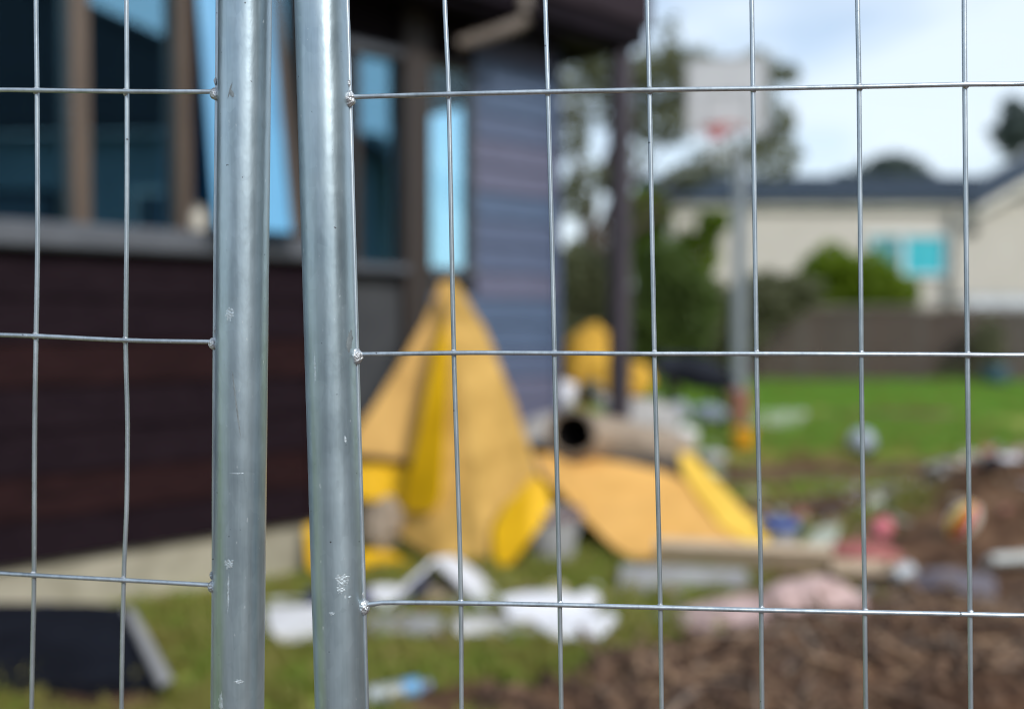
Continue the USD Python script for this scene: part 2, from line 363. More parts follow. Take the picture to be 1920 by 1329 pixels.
def leaf_mat(name, c1, c2, trans=.35, scale=3., rough=.55):
    return usdkit.material(stage, '/World/Looks/' + name, {
        'g': ('geometry', {}), 'n': ('noise_texture', {'scale': scale, 'detail': 3.}), 'a': ('math', {'math_type': 'multiply_add', 'value2': .45, 'value3': .0}),
        'w': ('math', {'math_type': 'multiply_add', 'value2': .6}),
        'r': ('rgb_ramp', {'ramp': [(.25, c1), (.75, c2)]}), 'p': ('principled_bsdf', {'roughness': rough, 'specular_ior_level': .35}),
        't': ('translucent_bsdf', {}), 'x': ('mix_closure', {'fac': trans})},
        [('g.position', 'n.vector'), ('g.random_per_island', 'a.value1'), ('n.fac', 'w.value1'), ('a.value', 'w.value3'), ('w.value', 'r.fac'),
         ('r.color', 'p.base_color'), ('r.color', 't.color'), ('p.BSDF', 'x.closure1'), ('t.BSDF', 'x.closure2')], surface='x.closure')
M_grass = [leaf_mat('grass_green', (.19, .26, .035), (.30, .34, .06)), leaf_mat('grass_olive', (.28, .26, .065), (.40, .34, .11)), leaf_mat('grass_fresh', (.15, .33, .035), (.24, .43, .055))]
def tuft(seed, n=16):
    r = np.random.default_rng(seed); vs, fs = [], []
    for k in range(n):
        a, l, w = r.uniform(0, 6.28), r.uniform(.5, 1.), r.uniform(.03, .055)
        o = np.array([r.normal(0, .28), r.normal(0, .28), 0]); d = np.array([math.cos(a), math.sin(a), 0]); s = np.array([-d[1], d[0], 0])
        b = r.uniform(.15, .8)
        p = [o, o + d*b*.3*l + np.array([0, 0, .6*l]), o + d*b*l + np.array([0, 0, .9*l])]
        q0 = len(vs); vs += [p[0]-s*w, p[0]+s*w, p[1]-s*w*.8, p[1]+s*w*.8, p[2]]
        fs += [(q0, q0+1, q0+3), (q0, q0+3, q0+2), (q0+2, q0+3, q0+4)]
    return trimesh.Trimesh(np.array(vs), np.array(fs), process=False)
gp = []
for (x0, x1, y0, y1, n) in ((-3.2, 3.2, 1.8, 5.5, 15000), (-2.6, 5, 5.5, 11, 9000), (1, 9, 11, 17.6, 5000)):
    gp.append(np.c_[rng.uniform(x0, x1, n), rng.uniform(y0, y1, n)])
gp = np.vstack(gp)
keep = (rng.uniform(0, 1, len(gp)) > soil(gp[:, 0], gp[:, 1])*1.05) & ~((gp[:, 1] > 3.67 + (gp[:, 0]+1.89)*.92 - .14) & (gp[:, 0] < .3))
gp = gp[keep]
far_g = rng.uniform(5.5, 11, len(gp)) < gp[:, 1]
kind_g = np.where(far_g, rng.choice([0, 2, 2, 5], len(gp)), rng.choice([0, 1, 3, 4, 1], len(gp)))
gs = rng.uniform(.03, .075, len(gp)) * (1 + gp[:, 1]*.05)
scatter('grass', [(tuft(k), M_grass[k % 3]) for k in range(6)], np.c_[gp, height(gp[:, 0], gp[:, 1])-.004], kind_g,
        Rot.from_euler('z', rng.uniform(0, 6.28, len(gp))).as_quat(), np.c_[gs, gs, gs], 'short uneven grass of the yard between the patches of earth', 'grass')

M_clod = [mat('clod_dark', (.058, .030, .019), (.03, .016, .010), .95, 12., bump=.5), mat('clod_mid', (.125, .068, .042), (.07, .038, .024), .95, 12., bump=.5), mat('clod_pale', (.21, .125, .078), (.12, .07, .044), .95, 12., bump=.5)]
cp = np.vstack([np.c_[rng.uniform(-.1, 3.2, 17000), rng.uniform(2.0, 4.2, 17000)], np.c_[rng.uniform(1.2, 4.5, 1600), rng.uniform(4.4, 8, 1600)]])
cp = cp[(soil(cp[:, 0], cp[:, 1]) > .55) & (meshkit.fbm(np.c_[cp*3.2, 0*cp[:, 0]], 3, 40) > rng.uniform(.28, .62, len(cp)))]
cs = np.clip(rng.lognormal(-4.65, .6, len(cp)), .004, .030)
scatter('soil_clods', [(blob((0, 0, 0), (1, 1, .7), k, .45, 2), M_clod[k % 3]) for k in range(6)], np.c_[cp, height(cp[:, 0], cp[:, 1])+cs*.2], rng.integers(0, 6, len(cp)),
        Rot.random(len(cp), random_state=3).as_quat(), np.c_[cs, cs*rng.uniform(.6, 1, len(cs)), cs*.8], 'loose brown clods heaped over the dug earth', 'soil')
def chip(k):
    m = cbox((0, 0, 0), (1, .085, .05), .015); v = np.array(m.vertices); v[:, 2] += .12*np.sin(v[:, 0]*3+k); return trimesh.Trimesh(v, m.faces, process=False)
M_chip = [mat('chip_pale', (.33, .215, .13), (.19, .115, .07), .85, 10.), mat('chip_brown', (.13, .078, .05), None, .9, 10.), mat('chip_grey', (.22, .17, .135), None, .9, 10.)]
wp = np.vstack([np.c_[rng.uniform(-.1, 3.2, 6500), rng.uniform(2.0, 4.2, 6500)], np.c_[rng.uniform(1.6, 4.2, 700), rng.uniform(4.4, 6, 700)]])
wp = wp[(soil(wp[:, 0], wp[:, 1]) > .5) & (meshkit.fbm(np.c_[wp*2.6, 0*wp[:, 0]], 3, 44) > rng.uniform(.36, .66, len(wp)))]
ws = np.clip(rng.lognormal(-2.8, .75, len(wp)), .012, .30)
scatter('wood_splinters', [(chip(k), M_chip[k % 3]) for k in range(3)], np.c_[wp, height(wp[:, 0], wp[:, 1])+.012], rng.choice([0, 0, 1, 2], len(wp)),
        Rot.from_euler('zyx', np.c_[rng.uniform(0, 6.28, len(wp)), rng.normal(0, .3, len(wp)), rng.normal(0, .5, len(wp))]).as_quat(), np.c_[ws, ws*.8, ws*.8], 'splinters and twigs strewn over the brown earth heap', 'wood chips')

# ------------------------------------------------------------------ the house beside the yard
P0, Dw, Nw = np.array([-1.89, 3.67]), np.array([.738, .675]), np.array([.675, -.738])
Dw /= np.linalg.norm(Dw); Nw /= np.linalg.norm(Nw)
RH = np.array([[Dw[0], -Nw[0], 0], [Dw[1], -Nw[1], 0], [0, 0, 1]])       # x along the wall, y into the house
def H(s, o, z): return np.r_[P0 + s*Dw + o*Nw, z]
def hb(s0, s1, o0, o1, z0, z1, b=.004):
    return cbox(H((s0+s1)/2, (o0+o1)/2, (z0+z1)/2), (s1-s0, abs(o1-o0), z1-z0), b, RH)
def S(px, o):
    u = (px-960)/F; p = P0 + o*Nw
    return (u*p[1]-p[0])/(Dw[0]-u*Dw[1])
house = Thing('house', 'dark weatherboard house with a recessed corner under an overhanging upper floor', 'house', H(0, 0, 0))
sA0, sA1, oB, sB1 = -3.2, S(583, 0), -.27, 3.157
# foundation and floor
part(house, 'foundation', hb(sA0, sA1, -.02, -.30, -.2, .150), M_conc)
part(house, 'foundation', hb(sA1+.002, sB1, oB-.03, oB-.30, -.2, .150), M_conc)
part(house, 'room_floor', hb(sA0, sB1-.05, oB-.08, -4.2, .152, .30), M_room)
part(house, 'room_wall', hb(sA0, sB1, -4.2, -4.32, .0, 2.70), M_room)
part(house, 'room_wall', hb(sA0-.12, sA0-.002, -.02, -4.32, .0, 2.70), M_room)
part(house, 'room_ceiling', hb(sA0-.1, sB1-.01, oB-.08, -4.25, 2.702, 2.80), M_room)
def board(s0, s1, o, z0, z1, m, owner=house):
    """a lapped board: thicker at its lower edge"""
    pts = [H(s0, o, z0), H(s0, o+.026, z0), H(s0, o+.022, z0+.006), H(s0, o+.010, z1+.012), H(s0, o, z1+.012)]
    pts += [p + np.r_[Dw*(s1-s0), 0] for p in pts]
    part(owner, 'weatherboard', trimesh.convex.convex_hull(np.array(pts)), m)
# wall below the long window
part(house, 'wall', hb(sA0, sA1, -.10, -.003, .152, 1.325), M_stain[0])
zs = np.linspace(.150, 1.315, 8)
for k in range(7):
    cut = [sA0, sA1-.02] if k % 3 else [sA0, .45+.1*k, sA1-.02]
    for a_, b_ in zip(cut, cut[1:]):
        board(a_, b_-.003, 0, zs[k], zs[k+1], M_stain[(k*2+len(cut)) % 3])
part(house, 'corner_board', hb(sA1-.018, sA1+.016, oB+.005, .034, .14, 1.33), M_stain[1])
part(house, 'wall', hb(sA1-.06, sA1, oB, -.102, .152, 2.70), M_stain[0])
part(house, 'window_sill', hb(sA0, sA1+.01, -.10, .085, 1.330, 1.43, .012), M_sill)
# long window of wall A
win = part(house, 'window', hb(sA0, sA1, -.10, -.02, 2.62, 2.70), M_darkbrown)
edges = [S(-420, 0), S(-190, 0), S(156, 0), S(350, 0), sA1-.03]
for k, e in enumerate(edges):
    w = (.034, .034, .036, .030, .022)[k]
    part(win, 'mullion', hb(e-w, e+w, -.095, .012, 1.432, 2.618), M_brown if k < 4 else M_darkbrown)
for k, (e0, e1) in enumerate(zip(edges, edges[1:])):
    g0, g1 = e0+.037, e1-.037
    part(win, 'pane', hb(g0, g1, -.066, -.060, 1.434, 2.616, .001), M_glass)
part(win, 'bottom_rail', hb(edges[0], sA1-.06, -.10, -.072, 1.4305, 1.455), M_sill)
# wall B, under the overhang
sb = [S(668, oB), S(752, oB), S(800, oB), S(880, oB)]
part(house, 'wall', hb(sA1+.002, sB1-.1, oB-.078, oB-.005, .152, 1.305), M_panelgrey)
part(house, 'wall', hb(sb[3]+.03, sB1, oB-.078, oB-.005, 1.307, 2.70), M_stain[0])
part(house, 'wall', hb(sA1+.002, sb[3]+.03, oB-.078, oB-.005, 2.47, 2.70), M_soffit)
part(house, 'window_sill', hb(sA1+.018, sb[1]-.004, oB-.07, oB+.09, 1.307, 1.350, .008), M_sill)
w2 = part(house, 'window', hb(sA1+.018, sb[1], oB-.06, oB+.03, 2.42, 2.468), M_sill)
part(w2, 'mullion', hb(sb[0]-.03, sb[0]+.02, oB-.06, oB+.02, 1.352, 2.418), M_darkbrown)
part(w2, 'pane', hb(sb[0]+.022, sb[1]-.02, oB-.035, oB-.029, 1.352, 2.418, .001), M_glass)
part(w2, 'pane', hb(sA1+.02, sb[0]-.032, oB-.035, oB-.029, 1.352, 2.418, .001), M_glass)
part(house, 'door_post', hb(sb[1], sb[2]-.004, oB-.07, oB+.05, .1, 2.70, .006), M_darkbrown)
w3 = part(house, 'window', hb(sb[2], sb[3]+.03, oB-.06, oB+.022, 2.425, 2.468), M_darkbrown)
part(w3, 'jamb', hb(sb[3]-.002, sb[3]+.028, oB-.06, oB+.022, 1.352, 2.423), M_sill)
part(w3, 'window_sill', hb(sb[2], sb[3]+.03, oB-.06, oB+.06, 1.309, 1.350), M_sill)
part(w3, 'pane', hb(sb[2]+.002, sb[3]-.004, oB-.010, oB-.005, 1.354, 2.422, .001), M_clear)
e0_, e1_ = oB-.30, oB-1.75                                              # a second window round the corner lets the sky through
part(house, 'room_wall', hb(sB1-.10, sB1-.005, oB-.08, e0_, .152, 2.70), M_stain[0])
part(house, 'room_wall', hb(sB1-.10, sB1-.005, e1_, -4.198, .152, 2.70), M_stain[0])
part(house, 'room_wall', hb(sB1-.10, sB1-.005, e0_-.001, e1_+.001, .152, 1.36), M_stain[0])
part(house, 'room_wall', hb(sB1-.10, sB1-.005, e0_-.001, e1_+.001, 2.47, 2.70), M_stain[0])
w4 = part(house, 'window', hb(sB1-.09, sB1+.02, e0_-.002, e0_-.05, 1.362, 2.468), M_darkbrown)
part(w4, 'jamb', hb(sB1-.09, sB1+.02, e1_+.05, e1_+.002, 1.362, 2.468), M_darkbrown)
part(w4, 'pane', hb(sB1-.05, sB1-.045, e0_-.052, e1_+.052, 1.362, 2.468, .001), M_clear)
zb = np.linspace(.15, 2.68, 18)
for k in range(17):
    z0, z1 = zb[k], zb[k+1]
    left = sb[2] if z1 < 1.32 else sb[3]+.032
    board(left, sB1-.02, oB, z0, z1, M_skytint_board[(k*5+k//3) % 3])
part(house, 'corner_board', hb(sB1-.018, sB1+.02, oB-.08, oB+.036, .14, 2.69), M_skytint_board[0])
# overhang
sO = 3.55
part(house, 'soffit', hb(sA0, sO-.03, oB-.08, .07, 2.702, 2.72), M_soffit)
part(house, 'beam', hb(sb[0], sO-.06, -.065, .055, 2.66, 2.700), M_dark)
part(house, 'fascia', hb(sA0, sO, .072, .105, 2.700, 2.80, .006), M_dark)
part(house, 'fascia', hb(sA0, sO+.02, .085, .135, 2.803, 3.06, .006), mat('plum_fascia', (.034, .024, .031), (.025, .018, .023), .65, 5., spec=.08))
part(house, 'fascia', hb(sO-.028, sO, -4.2, .070, 2.70, 3.06, .006), M_dark)
part(house, 'upper_wall', hb(sA0, sO-.03, -4.2, .05, 2.81, 5.2), M_stain[2])
for k in range(3):
    board(sA0, sO+.01, .112, 3.065+k*.17, 3.065+(k+1)*.17, M_stain[k])
part(house, 'roof', hb(sA0-.3, sO+.35, -4.6, .5, 5.2, 5.35), M_dark)
part(house, 'porch_post', hb(3.39, 3.495, -.058, .047, -.1, 2.66, .008), M_post)
pc = [at(860, 84, 5.30), at(930, 62, 5.30), at(972, 46, 5.30), at(984, 36, 5.30), at(984, 18, 5.30), H(*[0, 0, 0])*0 + at(982, -8, 5.30)]
part(house, 'downpipe', tube(pc, .036, 14), M_pipe, smooth=40)

# pale jar on the sill and the tilted sash whose sky reflection is painted blue
jar_c = H(S(379, .04), .03, 1.431)
jar = Thing('jar', 'small off white lidded jar standing on the grey window sill', 'jar', jar_c)
part(jar, 'body', lathe([(0, 0), (.036, 0), (.040, .01), (.040, .07), (.030, .085), (.030, .09), (0, .09)], jar_c), mat('jar_white', (.62, .58, .50), None, .5, 20.), smooth=35)
part(jar, 'lid', lathe([(0, .091), (.034, .091), (.034, .108), (0, .110)], jar_c), mat('jar_lid', (.30, .28, .25), None, .5, 20.), smooth=35)
ls = Thing('leaning_sash', 'tilted sash with a brown stile, its sky reflection painted pale blue, behind the posts', 'window sash', H(S(460, .1), .1, 1.431))
part(ls, 'sheet', patch([H(S(369, .055), .055, 2.63), H(S(503, .055), .055, 2.63), H(S(547, .20), .20, 1.436), H(S(406, .20), .20, 1.436)], 6, 20, .008, .01, .004, 3), M_skysheet, smooth=40)
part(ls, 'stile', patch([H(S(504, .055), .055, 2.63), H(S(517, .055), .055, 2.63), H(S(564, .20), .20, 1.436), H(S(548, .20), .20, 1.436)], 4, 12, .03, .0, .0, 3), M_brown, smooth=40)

# ------------------------------------------------------------------ the temporary fence
CAMR = np.array([[1, 0, 0], [0, math.sin(PITCH), math.cos(PITCH)], [0, math.cos(PITCH), -math.sin(PITCH)]])   # camera right, up, forward -> world
class Panel:
    def __init__(self, pose):
        self.R = CAMR @ Rot.from_rotvec(pose[:3]).as_matrix(); self.o = CAMR @ np.array(pose[3:]) + [0, 0, EYE]
    def w(self, a, b, n=0.):                                              # n: towards the camera side
        return self.o + np.multiply.outer(a, self.R[:, 0]) + np.multiply.outer(b, self.R[:, 1]) - np.multiply.outer(n + 0*np.asarray(a), self.R[:, 2])
    def ab(self, px, py):
        d = ray(px, py); o = np.array([0, 0, EYE]); n = self.R[:, 2]
        p = o + d*((self.o-o) @ n)/(d @ n) - self.o
        return p @ self.R[:, 0], p @ self.R[:, 1]
PR = Panel([-0.02226, 0.0632, 0.01147, -0.09784, 0.14948, 0.591])
PL = Panel([-0.04487, 0.1555, -0.02697, -0.17641, 0.1578, 0.59684])
VR = {0: [(655, 186), (669, 664), (682, 1135)],
      1: [(832.7, 0), (840, 177.5), (850.6, 661), (864, 1129), (865.5, 1329)], 2: [(1022.6, 0), (1027.7, 173), (1039.8, 662), (1050, 1132), (1053, 1329)],
      3: [(1214.4, 0), (1218.4, 169), (1227.2, 663), (1238, 1137), (1240.6, 1329)], 4: [(1410.3, 0), (1412.5, 166), (1419, 663), (1428.5, 1142), (1430, 1329)],
      5: [(1609.3, 0), (1612.3, 163), (1615.6, 664), (1622.5, 1147), (1624.7, 1329)], 6: [(1809.9, 0), (1811.3, 159), (1815.3, 665), (1820.4, 1151), (1822, 1329)]}
HR = {0: [(655, 183), (690, 182), (840, 177.5), (1027.7, 172.8), (1218.4, 169.2), (1412.5, 166.6), (1612.3, 163), (1811.3, 159), (1920, 158)],
      1: [(669, 664), (720, 663), (850.6, 661.3), (1039.8, 661.7), (1227.2, 662.8), (1419, 662.8), (1615.6, 663.8), (1815.3, 664.6), (1920, 665)],
      2: [(682, 1133), (697, 1129), (760, 1128), (864, 1129), (1050, 1132.5), (1238, 1137.3), (1428.5, 1142.4), (1622.5, 1146.8), (1820.4, 1151), (1920, 1153)]}
VL = {0: [(406.5, 0), (404.7, 172), (403, 400), (402, 640), (400.5, 900), (399.5, 1095), (397, 1329)],
      -1: [(234.5, 0), (234.8, 172), (235.3, 420), (233.7, 637), (237.3, 810), (236.5, 920), (230.6, 1083), (226.5, 1329)],
      -2: [(65.5, 0), (67.4, 171), (68, 420), (65.6, 630), (63, 860), (62.3, 1077), (57.8, 1329)]}
HL = {0: [(0, 170), (67.4, 170.6), (234.8, 172.4), (404.7, 172.8)], 1: [(0, 627.5), (65.6, 629.6), (233.7, 637.2), (402, 640)], 2: [(0, 1073.5), (62.3, 1077), (230.4, 1086), (400, 1095.5)]}

def fence_panel(P, sign, vert, horiz, post_px, label, r_post, nseen):
    """sign: +1 the mesh runs right of its post, -1 left"""
    B0, B1 = -1.065, .915                                                 # mesh from near the ground to the top rail, in the panel's own plane
    t = Thing('temporary_fence_panel', label, 'fence panel', P.w(0., -1.17), group='temporary mesh fence panels')
    n_v = 37
    r = np.random.default_rng(11 + nseen)
    ac = [P.ab(x, y) for x, y in post_px]
    k1 = np.polyfit([b for _, b in ac], [a for a, _ in ac], 1)            # the post's line
    bb = np.linspace(-1.17, .99, 60)
    part(t, 'post', tube(P.w(np.polyval(k1, bb), bb), r_post, 48), M_tube, smooth=40)
    xfar = sign*(n_v*.06 + .02)
    part(t, 'post', tube(P.w(xfar + 0*bb, bb), r_post, 24), M_tube, smooth=40)
    for b in (.955, -1.105):
        aa = np.linspace(np.polyval(k1, b), xfar, 30)
        part(t, 'rail', tube(P.w(aa, b + 0*aa), r_post*.99, 24), M_tube, smooth=40)
    def wob(x, amp, s): return amp*(meshkit.fbm(np.c_[x*5., 0*x+s*3.7, 0*x], 2, s)-.5)*2
    seen_v = {}
    for k in range(n_v):
        i_ = sign*k
        b = np.linspace(B0-.04, B1+.04, 120)
        if i_ in vert:
            kn = sorted([P.ab(*p)[::-1] for p in vert[i_]])
            kb, ka = np.array(kn).T
            sl = np.polyfit(kb, ka, 1)
            kb, ka = np.r_[B0-.05, kb, B1+.05], np.r_[ka[0]+sl[0]*(B0-.05-kb[0])*.8, ka, ka[-1]+sl[0]*(B1+.05-kb[-1])*.8]
            a = PchipInterpolator(kb, ka)(b); seen_v[i_] = (b, a); amp = .0003
        else:
            a = i_*.0603 + 0*b; amp = .0015
        a = a + wob(b, amp, abs(i_)+5)
        nn = wob(b, .0006, abs(i_)+50)
        part(t, 'vertical_wire', tube(P.w(a, b, -.0011+nn), .00138, 10), M_wire, smooth=60)
    for j in range(-6, 8):
        a = np.linspace(0, xfar, 200)
        if j in horiz:
            kn = sorted([P.ab(*p) for p in horiz[j]])
            ka, kb = np.array(kn).T
            far = (ka[-1] if sign > 0 else ka[0]); fb = (kb[-1] if sign > 0 else kb[0])
            ka, kb = (np.r_[ka, xfar], np.r_[kb, fb]) if sign > 0 else (np.r_[xfar, ka], np.r_[fb, kb])
            start = ka[0] if sign > 0 else ka[-1]
            a = np.linspace(start, xfar, 200)
            b = PchipInterpolator(ka, kb)(a); amp = .0003
        else:
            b = -j*.15 + 0*a; amp = .0012
        b = b + wob(a, amp, j+30)
        part(t, 'horizontal_wire', tube(P.w(a, b, .0011 + wob(a, .0004, j+70)), .00138, 10), M_wire, smooth=60)
        if j in horiz:                                                    # welds at the post and where the wires cross
            p = P.ab(*(horiz[j][0] if sign > 0 else horiz[j][-1]))
            s = .0041 if sign > 0 else .0032
            part(t, 'weld', blob(P.w(p[0]-.0002*sign, p[1]-.0012, .0012), (s, s*.9, s*1.15), j+3*nseen, .20, 4, 2.0), M_weld, smooth=60)
            for q_ in range(1):
                part(t, 'weld', blob(P.w(p[0]+r.normal(0, .0010), p[1]+r.choice([-1, 1])*r.uniform(.005, .011), .0006), (.0009, .0009, .0022), j+q_+9, .4, 3), M_weld, smooth=60)
            for i_, (bv, av) in seen_v.items():
                if i_ == 0: continue
                bc = np.interp(np.interp(0, [0, 1], [0, 0]), [0, 1], [0, 0])
                ac_ = np.interp(-j*.15, bv, av); bc = np.interp(ac_, a if sign > 0 else a[::-1], b if sign > 0 else b[::-1])
                ac_ = np.interp(bc, bv, av)
                part(t, 'weld', blob(P.w(ac_, bc, 0.0), (.0020, .0013, .0023), i_+j*5, .25, 2), M_weld, smooth=60)
    # marks of the zinc bath on the post: runs, scuffs and a scratch, standing a little proud of the tube
    def mark(px, py, wpx, hpx, lift, m, sd, tilt=0., name='zinc_run'):
        a0, b0 = P.ab(px, py); ax = np.polyval(k1, b0)
        mm = trimesh.creation.icosphere(subdivisions=4)
        v = mm.vertices*(1+1.3*(meshkit.fbm(mm.vertices*3.4+sd, 3, sd)-.5))[:, None]
        sc = .592/F
        da, db = v[:, 0]*wpx*sc/2, v[:, 2]*hpx*sc/2
        da = da + np.tan(tilt)*db
        x = (a0-ax) + da; ang = np.clip(x/r_post, -.98, .98)
        rad = r_post + lift*.5*(v[:, 1]*1.2 - .75*(name == 'zinc_run'))
        th = np.arcsin(ang)
        Vv = np.array([P.w(np.polyval(k1, b0+d), b0+d, 0.) for d in db]) + np.multiply.outer(rad*np.sin(th), P.R[:, 0]) - np.multiply.outer(rad*np.cos(th), P.R[:, 2])
        part(t, name, trimesh.Trimesh(Vv, mm.faces, process=False), m, smooth=60)
    if sign < 0:
        for a_ in ((449, 1045, 22, 18, .0006, M_zinc, 1), (448.5, 1100, 5, 78, .0005, M_zinc, 2), (450, 588, 18, 24, .0003, M_zinc, 4),
                   (434, 1300, 12, 40, .0005, M_zinc, 6), (466, 1262, 16, 9, .0004, M_zinc, 7), (462, 880, 26, 2, .0002, M_zinc, 9), (416, 1080, 6, 26, .0003, M_zinc, 12)):
            mark(*a_)
        mark(463, 755, 2.4, 108, .0002, M_scratch, 11, -.13, 'scratch')
        mark(455, 186, 8, 12, .0002, M_scratch, 14, -.3, 'scratch'); mark(452, 180, 3, 26, .0002, M_scratch, 15, .3, 'scratch')
    else:
        for a_ in ((652, 1076, 24, 24, .0006, M_zinc, 21), (650, 1092, 16, 18, .0004, M_zinc, 22), (664, 1109, 6, 5, .0008, M_zinc, 23), (633, 1136, 12, 6, .0004, M_zinc, 24),
                   (602, 690, 4, 60, .0002, M_zinc, 27), (656, 820, 4, 16, .0003, M_zinc, 28)):
            mark(*a_)
        mark(661, 640, 7, 34, .0002, M_scratch, 33, .1, 'scratch')
    # the block that carries the post
    fpos = P.w(np.polyval(k1, -1.15), -1.15)
    return t, fpos
tR, fR = fence_panel(PR, 1, VR, HR, [(601, 0), (618, 560), (630.5, 1000), (636, 1230)], 'galvanised mesh fence panel right of the gap, its post leaning slightly', .0155, 0)
tL, fL = fence_panel(PL, -1, VL, HL, [(459.5, 0), (455, 560), (450.3, 1000), (447.3, 1230)], 'galvanised mesh fence panel left of the gap, its post more upright', .0154, 1)

# ------------------------------------------------------------------ carpet and underlay heap
M_black = mat('black_rubber', (.012, .014, .022), (.007, .008, .013), .7, 5., spec=.12, bump=.4, bscale=40.)
M_rollshade = mat('roll_inner_shade', (.016, .014, .014), (.010, .009, .009), .98, 20., bump=.3, spec=.03)  # shade inside the carpet roll, put into a near-black inner face
M_tan = mat('tan_carpet', (.62, .39, .12), (.44, .27, .075), .92, 5., bump=.35, bscale=160., spec=.1)
M_tan2 = mat('tan_carpet_aged', (.62, .38, .13), (.50, .30, .10), .92, 5., bump=.35, bscale=160., spec=.1)
M_peach = mat('peach_carpet', (.74, .425, .135), (.62, .345, .10), .92, 4., bump=.35, bscale=160., spec=.1)
M_yellow = mat('yellow_backing', (.76, .44, .003), (.64, .36, .002), .62, 6., bump=.15, bscale=90., spec=.3)
M_paleyel = mat('pale_yellow_backing', (.82, .54, .08), (.72, .45, .055), .7, 6., spec=.3)
M_rollback = mat('carpet_underside', (.40, .325, .255), (.27, .215, .165), .95, 8., bump=.3, bscale=120., spec=.1)
M_must = mat('mustard_foam', (.68, .40, .06), (.50, .29, .05), .9, 7., bump=.3, spec=.1)

def lin(y0, Y0, y1, Y1): return lambda x, y: Y0 + (y-y0)/(y1-y0)*(Y1-Y0)
main_d = lambda x, y: 4.74 - (y-525)/543*.47 - .05*np.exp(-((x-(852+(y-525)*.12))/34)**2)*np.clip((y-560)/200, 0, 1) + .04*np.exp(-((x-(850+(y-525)*.26))/30)**2)*np.clip((y-640)/200, 0, 1) + ((x-865)/130)**2*.16*np.clip((y-520)/400, 0, 1)
main = Thing('carpet_sheet', 'tall tan carpet sheet propped up to a peak with bright yellow flaps', 'carpet', gnd(880, 1068))
part(main, 'sheet', outline_sheet([(836, 526), (848, 524), (866, 545), (905, 610), (935, 680), (962, 745), (985, 815), (1008, 880), (1004, 900), (962, 932), (928, 985), (930, 1045), (915, 1062), (880, 1068), (850, 1060), (800, 1036), (742, 1002), (757, 968), (790, 930), (812, 820), (826, 700), (838, 600)], main_d, .012, 12, .035, 1), M_tan, smooth=50)
part(main, 'flap', outline_sheet([(838, 590), (842, 640), (836, 760), (826, 925), (815, 952), (790, 962), (757, 957), (764, 900), (778, 840), (797, 750), (815, 660)], lambda x, y: main_d(x, y) - .022 - .12*np.clip((x-(842-(y-590)/370*85))/85, 0, 1)*np.clip((y-580)/150, .1, 1), .010, 12, .006, 2), M_yellow, smooth=50)
part(main, 'flap', outline_sheet([(1008, 893), (1024, 908), (1034, 940), (1030, 962), (992, 1014), (958, 1054), (938, 1066), (926, 1040), (924, 990), (945, 950), (975, 920)], lambda x, y: main_d(930, y) - .075 - np.clip(x-930, -20, 60)/100*.09 + np.clip(x-1000, 0, 60)/100*.1, .014, 10, .008, 3), M_yellow, smooth=50)
left = Thing('carpet_sheet', 'tan carpet sheet in shade, left of the propped peak, folded over yellow backing', 'carpet', gnd(720, 1075))
part(left, 'sheet', outline_sheet([(836, 527), (826, 528), (815, 560), (795, 605), (745, 690), (700, 762), (664, 812), (662, 850), (720, 856), (772, 866), (790, 800), (806, 720), (826, 640), (842, 560)], lambda x, y: 4.86 - (y-525)/340*.16 - (836-x)/160*.12, .014, 14, .012, 4), M_tan2, smooth=50)
part(left, 'fold', outline_sheet([(655, 872), (700, 868), (772, 880), (776, 900), (762, 955), (735, 968), (700, 940), (655, 930)], lambda x, y: 4.66 - (y-870)/90*.10, .012, 12, .02, 5), M_yellow, smooth=50)
part(left, 'fold', outline_sheet([(672, 1036), (716, 1026), (768, 1050), (806, 1072), (740, 1082), (668, 1082)], lambda x, y: 4.40 - (y-1026)/60*.12, .012, 10, .02, 6), M_yellow, smooth=50)
part(left, 'fold', outline_sheet([(572, 985), (598, 980), (640, 990), (650, 1072), (592, 1078), (576, 1060)], lambda x, y: 4.50 - (y-980)/100*.15, .012, 10, .02, 16), M_yellow, smooth=50)
def spiral_roll(p0, p1, r0, r1, turns=2.4, t=.012, lobes=.0, n=90, m=14, seed=0):
    ax = p1-p0; L = np.linalg.norm(ax); ax = ax/L
    a = np.cross(ax, [0, 0, 1]); a /= np.linalg.norm(a); b = np.cross(a, ax)
    th = np.linspace(0, turns*2*np.pi, n); rr = np.linspace(r0, r1, n)
    G = np.array([[p0 + ax*L*q + (a*np.cos(x)*r_ + b*np.sin(x)*r_*.80) for q in np.linspace(0, 1, m)] for x, r_ in zip(th, rr)])
    G += (.012*(meshkit.fbm(G*7, 2, seed)-.5))[..., None]*np.array([.3, .3, 1])
    return shell(G, t)
single('carpet_bundle', blob(at(712, 985, 4.48), (.085, .12, .13), 52, .34, 4, 1.9, R=eul('yz', 20, 30)), M_rollback, 'crumpled brown carpet bundle wedged under the tan sheets beside the leaning post', 'carpet bundle', smooth=60)
